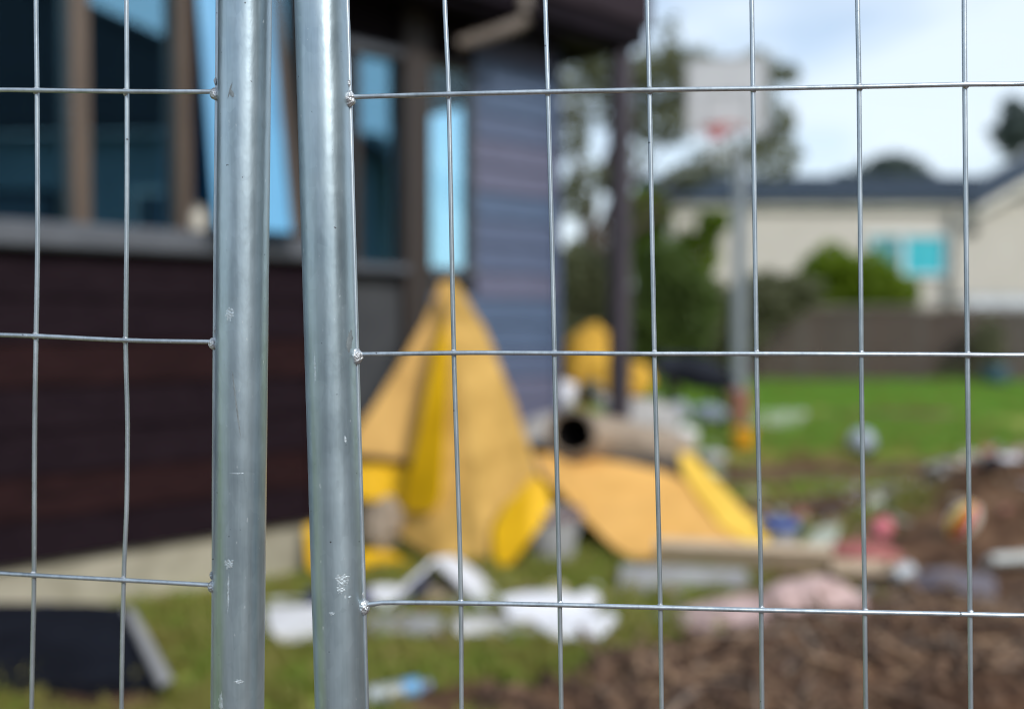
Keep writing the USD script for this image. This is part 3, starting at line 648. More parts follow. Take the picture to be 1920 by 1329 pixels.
# the draped sheet right of the peak and what it lies over
def drape_d(x, y):
    return 5.10 - (y-850)/205*.86 + (x-1200)/300*.10
drape = Thing('carpet_sheet', 'peach coloured carpet sheet draped down from the open carpet roll', 'carpet', gnd(1280, 1062))
part(drape, 'sheet', outline_sheet([(1002, 848), (1040, 850), (1110, 858), (1180, 868), (1250, 885), (1290, 905), (1345, 965), (1405, 1010), (1440, 1040), (1442, 1062), (1360, 1062), (1280, 1054), (1188, 1048), (1150, 1022), (1100, 976), (1055, 925), (1015, 885)], drape_d, .014, 12, .055, 8), M_peach, smooth=50)
part(drape, 'yellow_edge', outline_sheet([(1275, 845), (1298, 852), (1340, 895), (1395, 955), (1438, 990), (1444, 1022), (1402, 1020), (1352, 985), (1305, 925), (1278, 880)], lambda x, y: drape_d(x, y) - .035, .016, 12, .006, 9), M_paleyel, smooth=50)
cr = Thing('carpet_roll', 'grey brown carpet roll lying with its dark open end towards the propped peak', 'carpet roll', at(1160, 830, 5.4)*[1, 1, 0])
part(cr, 'backing', spiral_roll(at(1072, 810, 4.98), at(1262, 848, 5.85), .125, .158, 1.9, .010, seed=6), M_rollback, smooth=50)
part(cr, 'pile', spiral_roll(at(1074, 810.5, 5.0), at(1261, 848, 5.83), .112, .145, 1.9, .012, seed=6), M_rollshade, smooth=50)  # inner face, coloured as the dark of the hollow
single('dark_gap_blob', blob(at(1022, 846, 5.25), (.075, .07, .055), 44, .3, 3), M_black, 'small black blob standing in for the shaded gap between carpet peak and open roll end', 'bag', smooth=50)  # black blob added for the shaded spot under the heap
single('roll_plug', blob(at(1200, 836, 5.86), (.10, .09, .085), 45, .25, 3), mat('plug_dark', (.05, .042, .038), None, .95, 9.), 'dark plug added behind the far end of the roll to keep its hollow black', 'carpet', smooth=50)  # added plug: stops light leaking into the roll from behind
# heaped carpet that carries the roll and the drape
single('carpet_heap', blob(at(1180, 960, 5.05) + [0, .12, 0], (.52, .36, .26), 12, .25, 4, 1.8, flat=-.03), mat('heap_dark', (.06, .048, .042), (.035, .03, .027), .95, 9., bump=.4), 'dark crumpled carpet bundle underneath the peach carpet sheet', 'carpet bundle', smooth=60)

# ------------------------------------------------------------------ loose things round the heap
M_white = mat('white_paper', (.74, .75, .80), (.66, .67, .73), .7, 6., spec=.3)
M_white2 = mat('white_board', (.80, .80, .82), (.70, .70, .73), .55, 6.)
M_greyb = mat('grey_board', (.34, .34, .35), (.25, .25, .26), .8, 7.)
M_navy = mat('navy_cover', (.022, .040, .13), (.018, .03, .10), .5, 9.)
M_timber = mat('pale_timber', (.60, .47, .34), (.50, .385, .275), .75, 6., stretch=(.6, 6, 6))
M_plaster = mat('plasterboard', (.42, .40, .38), (.33, .315, .30), .9, 6., bump=.3)
M_pinkins = mat('pink_insulation', (.64, .47, .45), (.44, .31, .29), .98, 14., bump=.6, bscale=70., spec=.05)
M_red = mat('dusky_red_fabric', (.36, .12, .11), (.27, .085, .08), .9, 10., bump=.3)
M_pink = mat('pink_cloth', (.66, .20, .24), (.55, .16, .19), .85, 10., bump=.3)
M_blue = mat('blue_plastic', (.030, .075, .30), (.025, .06, .25), .4, 6.)
M_greypl = mat('grey_plastic', (.35, .36, .38), (.29, .30, .32), .45, 6.)
M_orange = mat('orange_plastic', (.84, .40, .015), (.76, .34, .012), .4, 6.)
M_lilac = mat('lilac_plastic', (.17, .145, .17), (.11, .095, .115), .4, 9.)
M_terra = mat('terracotta', (.36, .155, .115), (.28, .12, .09), .85, 9.)
M_teal = mat('teal_plastic', (.02, .075, .105), (.016, .06, .085), .45, 6.)
M_palegreen = mat('pale_green_board', (.50, .53, .44), (.42, .45, .37), .8, 6.)

# dark slab at lower left
c4 = [gnd(-230, 1150, .10), gnd(236, 1146, .11), gnd(312, 1290, .02), gnd(-260, 1306, .02)]
slab = Thing('rubber_slab', 'black rubbery slab lying on the grass below the house foundation', 'slab', gnd(40, 1300))
part(slab, 'slab', patch(c4, 30, 20, .055, .012, .012, 5), M_black, smooth=40)
part(slab, 'pale_edge', patch([gnd(232, 1144, .142), gnd(250, 1143, .142), gnd(322, 1276, .055), gnd(300, 1284, .055)], 6, 20, .012, .0, .004, 6), M_greyb, smooth=40)
single('crumpled_bag', blob(at(85, 1142, 3.55), (.035, .03, .028), 4, .5, 3), mat('bag_slate', (.10, .11, .16), None, .5, 20.), 'tiny slate blue crumpled bag on the back edge of the black slab', 'bag', smooth=60)

# folded white board, papers and folders in the middle
tent = Thing('folded_board', 'white board folded into a low tent, its edge lined in navy', 'board', gnd(830, 1190))
ridge0, ridge1 = at(812, 1052, 3.72), at(872, 1058, 4.0)
part(tent, 'panel', patch([at(812, 1050, 3.70), at(852, 1046, 3.98), at(742, 1106, 3.95), at(688, 1168, 3.50)], 14, 14, .012, .014, .006, 3), M_white, smooth=40)
part(tent, 'panel', patch([at(815, 1051, 3.70), at(858, 1048, 3.98), at(965, 1130, 3.95), at(942, 1172, 3.52)], 14, 14, .012, .014, .006, 4), M_white, smooth=40)
part(tent, 'lining', patch([at(800, 1078, 3.66), at(812, 1090, 3.72), at(752, 1150, 3.66), at(690, 1186, 3.46)], 8, 8, .008, .0, .003, 5), M_navy, smooth=40)
cart = single('cardboard_piece', patch([at(800, 1092, 3.78), at(878, 1086, 3.85), at(905, 1150, 3.62), at(810, 1164, 3.56)], 10, 10, .01, .01, .01, 8), mat('cardboard', (.40, .32, .24), None, .9, 9.), 'small buff cardboard piece leaning inside the folded white board', 'cardboard', smooth=40)
single('grey_folder', patch([gnd(690, 1155, .03), gnd(830, 1158, .04), gnd(826, 1188, .02), gnd(684, 1186, .02)], 10, 8, .012, .01, .006, 9), M_greyb, 'grey flat folder on the grass under the left leg of the folded board', 'folder', smooth=40)
single('paper_sheet', patch([gnd(846, 1160, .035), gnd(1010, 1158, .03), gnd(1015, 1186, .02), gnd(850, 1186, .02)], 12, 8, .006, .015, .015, 10), mat('greyish_paper', (.50, .49, .50), None, .75, 9.), 'greyish paper sheet below the ridge of the folded board', 'paper', smooth=40)
single('paper_sheet', patch([gnd(1000, 1164, .05), gnd(1150, 1158, .05), gnd(1132, 1197, .02), gnd(1036, 1196, .02)], 12, 8, .008, .02, .02, 12), M_white, 'bright white paper sheet at the right end of the paper pile', 'paper', smooth=40)
single('paper_stack', patch([gnd(938, 1122, .09), gnd(1060, 1112, .10), gnd(1120, 1150, .06), gnd(960, 1165, .04)], 14, 10, .022, .02, .03, 14), M_white, 'loose white paper stack slumped between folded board and crumpled paper', 'paper', smooth=40)
single('crumpled_paper', blob(at(1100, 1128, 3.52), (.050, .042, .040), 6, .45, 3), M_white, 'crumpled white paper ball on the right of the paper pile', 'paper ball', smooth=25)
single('crumpled_paper', blob(gnd(1142, 1165, .03), (.036, .04, .03), 9, .5, 3), M_white, 'small crumpled paper lying right of the white sheet end', 'paper ball', smooth=25)
single('white_tray', patch([gnd(500, 1146, .05), gnd(606, 1142, .05), gnd(616, 1192, .035), gnd(508, 1196, .035)], 12, 8, .03, .006, .006, 15), M_white2, 'white flat tray on the grass seen between the two fence posts', 'tray', smooth=40)
single('navy_book', patch([gnd(572, 1112, .05), gnd(690, 1104, .05), gnd(700, 1136, .04), gnd(584, 1138, .04)], 8, 6, .03, .004, .003, 16), M_navy, 'navy book lying behind the white tray, half behind the leaning post', 'book', smooth=40)
for k, (px, py, w, h, lab) in enumerate(((735, 1112, 50, 20, 'torn white paper scrap under the left slope of the folded board'), (905, 1180, 60, 16, 'thin white paper strip below the right slope of the folded board'),
                                        (1062, 1140, 44, 22, 'folded white paper scrap propped behind the bright white sheet'), (540, 1128, 40, 12, 'narrow white paper strip just behind the white tray'))):
    single('paper_scrap', patch([gnd(px-w, py-h*.6, .05), gnd(px+w*.8, py-h*.4, .06), gnd(px+w, py+h*.5, .02), gnd(px-w*.7, py+h*.6, .03)], 8, 8, .004, .02, .03, 60+k, 11), (M_white, M_white2)[k % 2], lab, 'paper', smooth=30)
# bottle
b0, b1 = gnd(694, 1303, .027), gnd(806, 1283, .027)
bt = Thing('water_bottle', 'clear plastic bottle with a bright blue label lying on the grass', 'bottle', (b0+b1)/2)
ax = (b1-b0)/np.linalg.norm(b1-b0); Lb = np.linalg.norm(b1-b0)
Rb = np.c_[np.cross([0, 0, 1.], ax), np.cross(ax, np.cross([0, 0, 1.], ax)), ax]
def onb(prof): return lathe(prof, b0, 24, Rb)
M_pet = usdkit.material(stage, '/World/Looks/clear_plastic', {'f': ('fresnel', {'IOR': 1.5}), 't': ('transparent_bsdf', {'color': (.80, .86, .88)}), 'g': ('glossy_bsdf', {'roughness': .12, 'color': (1, 1, 1)}),
    'd': ('diffuse_bsdf', {'color': (.75, .8, .82)}), 'x': ('mix_closure', {}), 'y': ('mix_closure', {'fac': .25})},
    [('f.fac', 'x.fac'), ('t.BSDF', 'x.closure1'), ('g.BSDF', 'x.closure2'), ('x.closure', 'y.closure1'), ('d.BSDF', 'y.closure2')], surface='y.closure')
part(bt, 'body', onb([(0, Lb*.02), (.022, Lb*.02), (.026, Lb*.06), (.025, Lb*.3), (.0265, Lb*.55), (.026, Lb*.72), (.012, Lb*.88), (.011, Lb*.93), (0, Lb*.93)]), M_pet, smooth=40)
part(bt, 'label', onb([(.0272, Lb*.52), (.0274, Lb*.53), (.0274, Lb*.80), (.0272, Lb*.81)]), mat('label_blue', (.10, .36, .62), (.10, .26, .50), .35, 30.), smooth=40)
part(bt, 'cap', onb([(0, Lb*.925), (.0145, Lb*.925), (.0145, Lb), (0, Lb)]), mat('cap_violet', (.20, .20, .48), None, .4, 20.), smooth=40)
part(bt, 'base', onb([(0, -.004), (.020, -.004), (.024, .004), (.0245, Lb*.12), (0, Lb*.12)]), mat('bottle_base', (.62, .66, .70), None, .4, 20.), smooth=40)

# bucket
bc = gnd(1032, 1044)
bk = Thing('bucket', 'grey plastic bucket standing behind the yellow flap of the carpet peak', 'bucket', bc)
part(bk, 'body', lathe([(0, 0), (.105, 0), (.128, .20), (.134, .20), (.134, .212), (.122, .212), (.100, .012), (0, .012)], bc, 36), M_greyb, smooth=35)
part(bk, 'rim', lathe([(.130, .185), (.142, .185), (.142, .215), (.130, .215), (.130, .185)], bc, 36), mat('rim_plum', (.22, .15, .17), None, .5, 9.), smooth=35)
hh = [bc + [.138*math.cos(t), -.02-.11*math.sin(t), .19-.10*math.sin(t)] for t in np.linspace(0, math.pi, 18)]
part(bk, 'handle', tube(hh, .003, 8), M_greypl, smooth=40)
# boards in front of the drape
single('wall_panel', patch([gnd(1165, 1062, .06), gnd(1395, 1070, .05), gnd(1412, 1096, .015), gnd(1158, 1114, .015)], 12, 8, .018, .0, .006, 18), M_greyb, 'grey wall panel lying flat below the front edge of the peach carpet', 'panel', smooth=40)
def plank(p, q, w, t, roll=0., up=(0, 0, 1)):
    d = q-p; L = np.linalg.norm(d); d = d/L; s = np.cross(up, d); s /= np.linalg.norm(s); n = np.cross(d, s)
    c, k = math.cos(roll), math.sin(roll)
    return cbox((p+q)/2, (L, w, t), .004, np.c_[d, c*s+k*n, c*n-k*s])
single('timber_plank', plank(at(1228, 1040, 4.20), at(1558, 1056, 4.10), .17, .042, -1.0), M_timber, 'wide pale plank along the front of the draped peach carpet', 'plank')
single('timber_plank', plank(gnd(1560, 1062, .05), gnd(1690, 1066, .05), .09, .06, -.3), M_timber, 'short pale timber offcut right of the wide plank', 'plank')
single('board_piece', patch([at(1495, 1040, 4.25), at(1560, 1035, 4.22), at(1575, 985, 4.45), at(1535, 990, 4.5)], 8, 8, .014, .0, .006, 19), M_palegreen, 'pale greenish board piece standing up behind the wide plank', 'board', smooth=40)
cupc = gnd(1686, 1092, .02)
cup = Thing('plastic_cup', 'small pale bluish cup lying at the end of the timber offcut', 'cup', cupc)
Rc = eul('yz', 75, 25)
part(cup, 'body', lathe([(0, 0), (.024, 0), (.032, .07), (.030, .07), (.023, .005), (0, .005)], cupc+[-.02, -.02, .03], 26, Rc), mat('cup_pale', (.60, .66, .72), None, .4, 9.), smooth=35)
part(cup, 'rim', lathe([(.030, .067), (.034, .067), (.034, .073), (.030, .073), (.030, .067)], cupc+[-.02, -.02, .03], 26, Rc), M_white2, smooth=35)
single('plastic_film', patch([gnd(1695, 1072, .08), gnd(1865, 1088, .08), gnd(1868, 1122, .04), gnd(1705, 1096, .05)], 26, 14, .006, .04, .035, 21, 9), M_lilac, 'crumpled grey lilac plastic film stretched along the earth heap', 'plastic film', smooth=35)
def batt(c4, seed, label, bulge, t=.05):
    m = patch(c4, 34, 20, t, bulge, .03, seed, 8); v = np.array(m.vertices); v += (meshkit.fbm(v*38, 2, seed)[:, None]-.5)*.018
    single('insulation_batt', trimesh.Trimesh(v, m.faces, process=False), M_pinkins, label, 'insulation', smooth=50)
batt([gnd(1425, 1118, .07), gnd(1590, 1112, .07), gnd(1622, 1146, .03), gnd(1440, 1148, .03)], 22, 'arched pale pink insulation batt on top of the earth heap', .075)
batt([gnd(1272, 1148, .03), gnd(1420, 1128, .05), gnd(1440, 1170, .03), gnd(1285, 1186, .01)], 24, 'flat torn pale pink insulation batt at the grassy edge of the heap', .03, .03)
single('crumpled_paper', blob(gnd(1288, 1168, .02), (.025, .025, .022), 13, .5, 3), M_white, 'tiny white paper scrap at the left tip of the torn batt', 'paper ball', smooth=25)
# tub with blue lid
tc_ = gnd(1462, 1034)
tub = Thing('tub', 'round grey tub with a blue lid behind the yellow carpet edge', 'tub', tc_)
part(tub, 'body', lathe([(0, 0), (.070, 0), (.082, .115), (0, .115)], tc_, 30), M_greypl, smooth=35)
part(tub, 'lid', lathe([(0, .116), (.092, .116), (.094, .135), (.086, .146), (0, .150)], tc_, 30), M_blue, smooth=35)
single('cushion', blob(gnd(1622, 1040, .075), (.16, .11, .06), 15, .12, 3, 1.4, R=eul('yz', 6, 5)), M_red, 'dusky red flattened cushion behind the timber offcut', 'cushion', smooth=60)
single('cloth_bundle', blob(gnd(1652, 990, .085), (.056, .05, .048), 16, .3, 4, 1.7, R=eul('y', -25)), M_pink, 'round pink cloth bundle above the red cushion', 'cloth', smooth=60)
# striped toy ball
bcx = gnd(1806, 975, .09)
toy = Thing('striped_ball', 'slightly squashed ball in red, white, orange and yellow gores on the earth', 'ball', bcx-[0, 0, .09])
cols = [(.60, .06, .05), (.80, .70, .60), (.80, .70, .60), (.78, .40, .05), (.80, .56, .08), (.66, .08, .06), (.80, .70, .60), (.80, .55, .08)]
Rt = eul('yx', 25, 20)
for k, c in enumerate(cols):
    th = np.linspace(k*np.pi/4+.01, (k+1)*np.pi/4-.01, 8)-2.35; ph = np.linspace(.02, np.pi-.02, 18)
    G = np.array([[np.array([math.cos(t)*math.sin(p)*.060, math.sin(t)*math.sin(p)*.060, math.cos(p)*.090]) for p in ph] for t in th])
    part(toy, 'gore', shell(G @ Rt.T + bcx, .004), mat('gore_%s' % 'abcdefgh'[k], c, None, .45, 9., lo=.2, hi=.95), smooth=50)
# boards at the right edge
single('fence_slat_offcut', plank(gnd(1852, 1052, .06), gnd(2040, 1040, .06), .10, .035, -.5), mat('weathered_white', (.62, .64, .62), (.5, .52, .50), .7, 8.), 'weathered white slat at the foot of the far earth pile', 'slat')
single('green_sheet', patch([at(1850, 1000, 4.75), at(2010, 985, 4.72), at(2020, 1025, 4.62), at(1862, 1022, 4.64)], 12, 8, .012, .02, .015, 25), mat('dark_green_sheet', (.045, .075, .075), None, .6, 9.), 'dark green sheet lying just behind the white slat', 'sheet', smooth=40)
single('timber_plank', plank(at(1840, 968, 4.95), at(2000, 940, 4.95), .09, .04, -.6), M_timber, 'broken tan plank higher up on the far earth pile', 'plank')
single('plaster_lump', blob(at(1905, 858, 5.2), (.07, .06, .055), 18, .35, 3), mat('plaster_pink', (.44, .33, .27), None, .9, 9.), 'pale pinkish plaster lump on the crest of the far pile', 'rubble', smooth=40)
# behind the heap
single('foam_cushion', blob(at(1098, 690, 7.0), (.20, .16, .29), 19, .34, 4, 1.9, R=eul('y', 8)), M_must, 'tall mustard foam cushion standing behind the carpet roll', 'cushion', smooth=60)
single('foam_cushion', blob(at(1188, 715, 7.3), (.13, .12, .16), 20, .34, 4, 1.9, R=eul('y', 35)), M_must, 'smaller mustard foam lump just right of the porch post', 'cushion', smooth=60)
single('plastic_bag', blob(at(1056, 742, 6.2), (.078, .075, .095), 21, .3, 4, 1.8, R=eul('y', 25)), mat('bag_white', (.76, .77, .82), (.64, .65, .72), .5, 9.), 'knotted white plastic bag between house corner and mustard cushion', 'bag', smooth=50)
single('plastic_bag', blob(at(1108, 735, 6.4), (.09, .08, .075), 22, .3, 4, 1.8), mat('bag_olive', (.085, .085, .06), None, .6, 9.), 'dark olive bag against the foot of the mustard cushion', 'bag', smooth=50)
for k, (c4, lab) in enumerate((([at(1120, 745, 6.3), at(1240, 752, 6.3), at(1255, 800, 5.9), at(1150, 800, 5.9)], 'grey plasterboard piece behind the top of the carpet roll'),
                               ([at(1205, 758, 6.8), at(1270, 765, 6.8), at(1275, 835, 6.0), at(1200, 835, 6.0)], 'grey plasterboard piece right beside the carpet roll end'),
                               ([at(985, 790, 5.6), at(1040, 772, 5.6), at(1050, 812, 5.4), at(985, 830, 5.4)], 'pale plasterboard scrap left of the open roll end'))):
    single('plasterboard', patch(c4, 10, 10, .016, .01, .02, 30+k), M_plaster, lab, 'plasterboard', smooth=40)
# raised black sheet on crates near the pole
bs = Thing('black_table', 'black sheet covered low table tilted to the right before the pole', 'table', gnd(1300, 790))
part(bs, 'cover', patch([at(1232, 668, 9.4), at(1330, 676, 9.6), at(1374, 712, 9.0), at(1238, 700, 8.8)], 18, 14, .05, .02, .03, 33), M_black, smooth=40)
for k, (px, top, Y) in enumerate(((1252, 700, 8.95), (1360, 712, 9.05), (1270, 690, 9.3), (1340, 695, 9.4))):
    p = at(px, top, Y); part(bs, 'leg', tube([[p[0], p[1], p[2]], [p[0], p[1], 0]], .022, 10), M_black, smooth=40)
single('black_bag', blob(at(1312, 706, 9.05), (.32, .18, .12), 46, .25, 3, R=eul('y', 10)), M_black, 'slumped black bag hanging off the front of the black table', 'bag', smooth=50)
single('rubble_bag', blob(at(1270, 772, 8.6), (.12, .12, .09), 35, .3, 3), mat('rubble_grey', (.30, .33, .38), None, .8, 9., bump=.3), 'blue grey rubble bag under the left of the black table', 'bag', smooth=50)
single('rubble_bag', blob(at(1330, 775, 8.7), (.14, .12, .075), 36, .3, 3), mat('rubble_blue', (.25, .30, .38), None, .8, 9., bump=.3), 'bluish rubble bag under the right of the black table', 'bag', smooth=50)
pot_c = gnd(1386, 800)
pot = Thing('terracotta_pot', 'tall terracotta pot standing in front of the pole foot', 'pot', pot_c)
part(pot, 'body', lathe([(0, 0), (.085, 0), (.105, .25), (.112, .30), (0, .30)], pot_c, 26), M_terra, smooth=35)
part(pot, 'rim', lathe([(.105, .30), (.128, .30), (.128, .37), (.105, .37), (.105, .30)], pot_c, 26), M_terra, smooth=35)
wc = gnd(1285, 842)
wp_ = Thing('enamel_pot', 'small white lidded pot on the grass right of the plasterboard', 'pot', wc)
part(wp_, 'body', lathe([(0, 0), (.085, 0), (.10, .03), (.10, .14), (0, .14)], wc, 26), mat('enamel', (.66, .68, .62), None, .35, 9.), smooth=35)
part(wp_, 'lid', lathe([(0, .141), (.108, .141), (.10, .16), (.02, .185), (.018, .205), (0, .205)], wc, 26), M_white2, smooth=35)
oc = gnd(1394, 846)
op = Thing('orange_bucket', 'small orange toy bucket on the grass near the fourth mesh wire', 'bucket', oc)
part(op, 'body', lathe([(0, 0), (.065, 0), (.088, .165), (.082, .165), (.06, .008), (0, .008)], oc, 26), M_orange, smooth=35)
part(op, 'rim', lathe([(.083, .155), (.097, .155), (.097, .172), (.083, .172), (.083, .155)], oc, 26), M_orange, smooth=35)
single('crushed_box', blob(gnd(1336, 858, .05), (.11, .09, .06), 40, .25, 2), mat('crushed_grey', (.46, .47, .48), None, .8, 9.), 'crushed light grey box left of the orange bucket', 'box', smooth=20)
single('crushed_box', blob(gnd(1325, 890, .035), (.13, .09, .045), 41, .25, 2), mat('crushed_green', (.28, .36, .24), None, .8, 9.), 'flattened green box in front of the light grey box', 'box', smooth=20)
single('pale_sheet', patch([gnd(1420, 774, .03), gnd(1512, 772, .03), gnd(1500, 796, .03), gnd(1405, 796, .03)], 10, 8, .02, .01, .01, 42), M_palegreen, 'pale flat sheet lying on the far lawn right of the pole', 'sheet', smooth=40)
kb = gnd(1616, 862)
kt = Thing('ball_on_bowl', 'silver grey ball sitting in a dark bowl on the lawn edge', 'ball', kb)
part(kt, 'ball', lathe([(.104*math.sin(t), .15-.104*math.cos(t)) for t in np.linspace(0, math.pi, 18)], kb, 28), mat('silver_ball', (.38, .44, .52), (.28, .33, .41), .35, 9.), smooth=40)
part(kt, 'bowl', lathe([(0, 0), (.07, 0), (.11, .075), (.115, .09), (.10, .09), (.06, .012), (0, .012)], kb, 28), mat('bowl_dark', (.03, .022, .02), None, .5, 9.), smooth=35)
tb = gnd(1866, 724)
tp = Thing('teal_pot', 'round teal garden pot at the foot of the paling fence', 'pot', tb)
part(tp, 'body', lathe([(0, 0), (.12, 0), (.20, .10), (.215, .22), (.17, .34), (0, .34)], tb, 26), M_teal, smooth=35)
part(tp, 'rim', lathe([(.165, .34), (.19, .34), (.19, .375), (.165, .375), (.165, .34)], tb, 26), M_teal, smooth=35)

# small mixed scraps that nobody could count
def scrap(k):
    return (cbox((0, 0, 0), (1, .6, .12), .03), patch([(-.5, -.4, 0), (.5, -.35, .1), (.55, .4, 0), (-.45, .45, .12)], 6, 6, .05, .15, .12, 80+k), blob((0, 0, 0), (.5, .4, .35), 90+k, .4, 2))[k % 3]
M_scrap = [M_white, M_timber, M_plaster, M_greyb, M_terra, M_black, M_palegreen, mat('scrap_straw', (.45, .34, .22), None, .9, 12.)]
sp_ = np.vstack([np.c_[rng.normal(.75, .55, 130), rng.normal(6.6, 1.0, 130)], np.c_[rng.uniform(1.0, 3.2, 150), rng.normal(4.9, .6, 150)], np.c_[rng.normal(-.05, .45, 60), rng.normal(3.65, .22, 60)], np.c_[rng.normal(2.6, .3, 60), rng.normal(5.1, .3, 60)]])
sp_ = sp_[(sp_[:, 0] > .45 + .0*sp_[:, 1]) | (sp_[:, 1] < 4.2)]
sp_ = sp_[np.hypot(sp_[:, 0]-bcx[0]*.97, sp_[:, 1]-bcx[1]*.97+.15) > .38]                    # none before the striped ball
ss = np.clip(rng.lognormal(-3.15, .5, len(sp_)), .02, .10)
scatter('scraps', [(scrap(k), M_scrap[k]) for k in range(8)], np.c_[sp_, height(sp_[:, 0], sp_[:, 1])+.02], rng.integers(0, 8, len(sp_)),
        Rot.from_euler('zyx', np.c_[rng.uniform(0, 6.28, len(sp_)), rng.normal(0, .3, len(sp_)), rng.normal(0, .3, len(sp_))]).as_quat(), np.c_[ss, ss, ss], 'small mixed scraps of paper, timber and plaster littered over the yard', 'litter')

# ------------------------------------------------------------------ basketball hoop
YB = 12.0
hb0 = at(1385, 770, YB); hb0[2] = 0
hoop = Thing('basketball_hoop', 'grey pole basketball hoop with a white backboard and red rim', 'basketball hoop', hb0)
M_polemat = mat('grey_pole', (.27, .30, .34), (.22, .25, .28), .45, 3., metal=.3)
topz = at(1385, 290, YB)[2]
part(hoop, 'pole', tube([[hb0[0], YB, 0], [hb0[0], YB, topz*.5], [hb0[0], YB, topz]], .082, 20), M_polemat, smooth=40)
Rbk = rz(math.radians(-12))
bcen = at(1362, 180, YB-.35)
part(hoop, 'arm', tube([[hb0[0], YB, topz-.1], (np.array([hb0[0], YB, topz+.25])+bcen)/2, bcen+[0, .03, 0]], .04, 12), M_polemat, smooth=40)
M_bb = mat('backboard_white', (.56, .57, .60), (.50, .51, .54), .5, 4.)
part(hoop, 'backboard', cbox(bcen, (.92, .035, .88), .01, Rbk), M_bb)
M_bred = mat('rim_red', (.50, .06, .05), None, .5, 8.)
def onbb(x, z, sx, sz, m, nm):
    part(hoop, nm, cbox(bcen + Rbk @ np.array([x, -.022, z]), (sx, .008, sz), .001, Rbk), m)
M_bgrey = mat('board_line', (.40, .41, .44), None, .5, 8.)
for x, z, sx, sz in ((0, .425, .9, .03), (0, -.425, .9, .03), (-.435, 0, .03, .82), (.435, 0, .03, .82)): onbb(x, z, sx, sz, M_bgrey, 'border')
for x, z, sx, sz in ((0, .02, .5, .03), (-.235, -.18, .03, .37), (.235, -.18, .03, .37)): onbb(x, z, sx, sz, M_bgrey, 'target_line')
rc = at(1352, 243, YB-.72)
part(hoop, 'bracket', cbox(rc + [.0, .2, .0], (.16, .14, .16), .01, Rbk), M_bred)
part(hoop, 'rim', tube([rc + [.225*math.cos(t), .225*math.sin(t)-.05, 0] for t in np.linspace(0, 2*math.pi, 33)], .014, 8, False), M_bred, smooth=40)
for k in range(12):
    t = k*math.pi/6
    part(hoop, 'net_cord', tube([rc + [rr*math.cos(t+s), rr*math.sin(t+s)-.05, z] for rr, z, s in ((.22, -.01, 0), (.17, -.15, .15), (.13, -.30, .3), (.14, -.38, .4))], .004, 5), M_white)

# ------------------------------------------------------------------ paling fence, neighbour's house, trees
M_paling = [mat('paling_%s' % n, a, b, .9, 6., stretch=(3, 3, .5)) for n, a, b in (('brown', (.075, .060, .050), (.05, .04, .034)), ('grey', (.088, .076, .068), (.062, .054, .048)), ('red', (.080, .058, .048), (.055, .040, .033)))]
YF = 18.0
pf = Thing('paling_fence', 'weathered brown timber paling fence closing the far end of the lawn', 'fence', (5, YF, 0))
x = -.6
while x < 13.5:
    h = 1.30 + rng.normal(0, .012); part(pf, 'paling', cbox((x, YF, h/2), (.098, .018, h), .003), M_paling[int(rng.integers(0, 3))]); x += .104
for z in (.3, 1.1): part(pf, 'rail', cbox((6.4, YF+.04, z), (14.2, .05, .09), .004), M_paling[0])
for k in range(7): part(pf, 'post', cbox((-.4+k*2.3, YF+.12, .65), (.1, .1, 1.3), .006), M_paling[1])
part(pf, 'capping', cbox((6.45, YF, 1.345), (14.2, .10, .04), .006), mat('capping_grey', (.22, .20, .18), None, .9, 6.))

YN = 22.0
nh = Thing('neighbour_house', 'beige single storey house with dark slate roof behind the paling fence', 'house', (8, YN, 0))
M_beige = mat('beige_wall', (.50, .475, .43), (.47, .445, .40), .85, 2.)
M_cream = mat('cream_gable', (.48, .455, .41), (.45, .425, .38), .85, 2.)
M_slate = mat('slate_roof', (.042, .062, .090), (.034, .050, .074), .7, 3., spec=.15)
M_trim = mat('white_trim', (.68, .66, .60), None, .6, 3.)
ev = at(1500, 386, YN)[2]; rd = at(1500, 338, YN+3)[2]
x0, x1 = at(1262, 0, YN)[0], 16.
xg = at(1797, 0, 21.75)[0]
part(nh, 'wall', cbox(((x0+x1)/2, YN+3, ev/2), (x1-x0, 6, ev), .01), M_beige)
def roof_slope(xa, xb, ya, za, yb, zb, t=.12):
    return patch([(xa, ya, za), (xb, ya, za), (xb, yb, zb), (xa, yb, zb)], 2, 2, t)
nt = 15
for k in range(nt):                                                       # courses of the roof
    f0, f1 = k/nt, (k+1)/nt+.02
    part(nh, 'roof_course', patch([(x0-.4, YN-.14+3.14*f0, ev+.08+(rd-ev)*f0+.03), (x1, YN-.14+3.14*f0, ev+.08+(rd-ev)*f0+.03), (x1, YN-.14+3.14*f1, ev+.08+(rd-ev)*f1), (x0-.4, YN-.14+3.14*f1, ev+.08+(rd-ev)*f1)], 2, 2, .03), M_slate)
part(nh, 'roof', roof_slope(x0-.4, x1, YN+3, rd, YN+6.6, ev), M_slate)
part(nh, 'fascia', cbox(((x0+x1)/2-.2, YN-.12, ev+.0), (x1-x0+.4, .04, .16), .005), M_trim)
part(nh, 'gutter', cbox(((x0+x1)/2-.2, YN-.2, ev+.10), (x1-x0+.4, .12, .09), .02), M_slate)
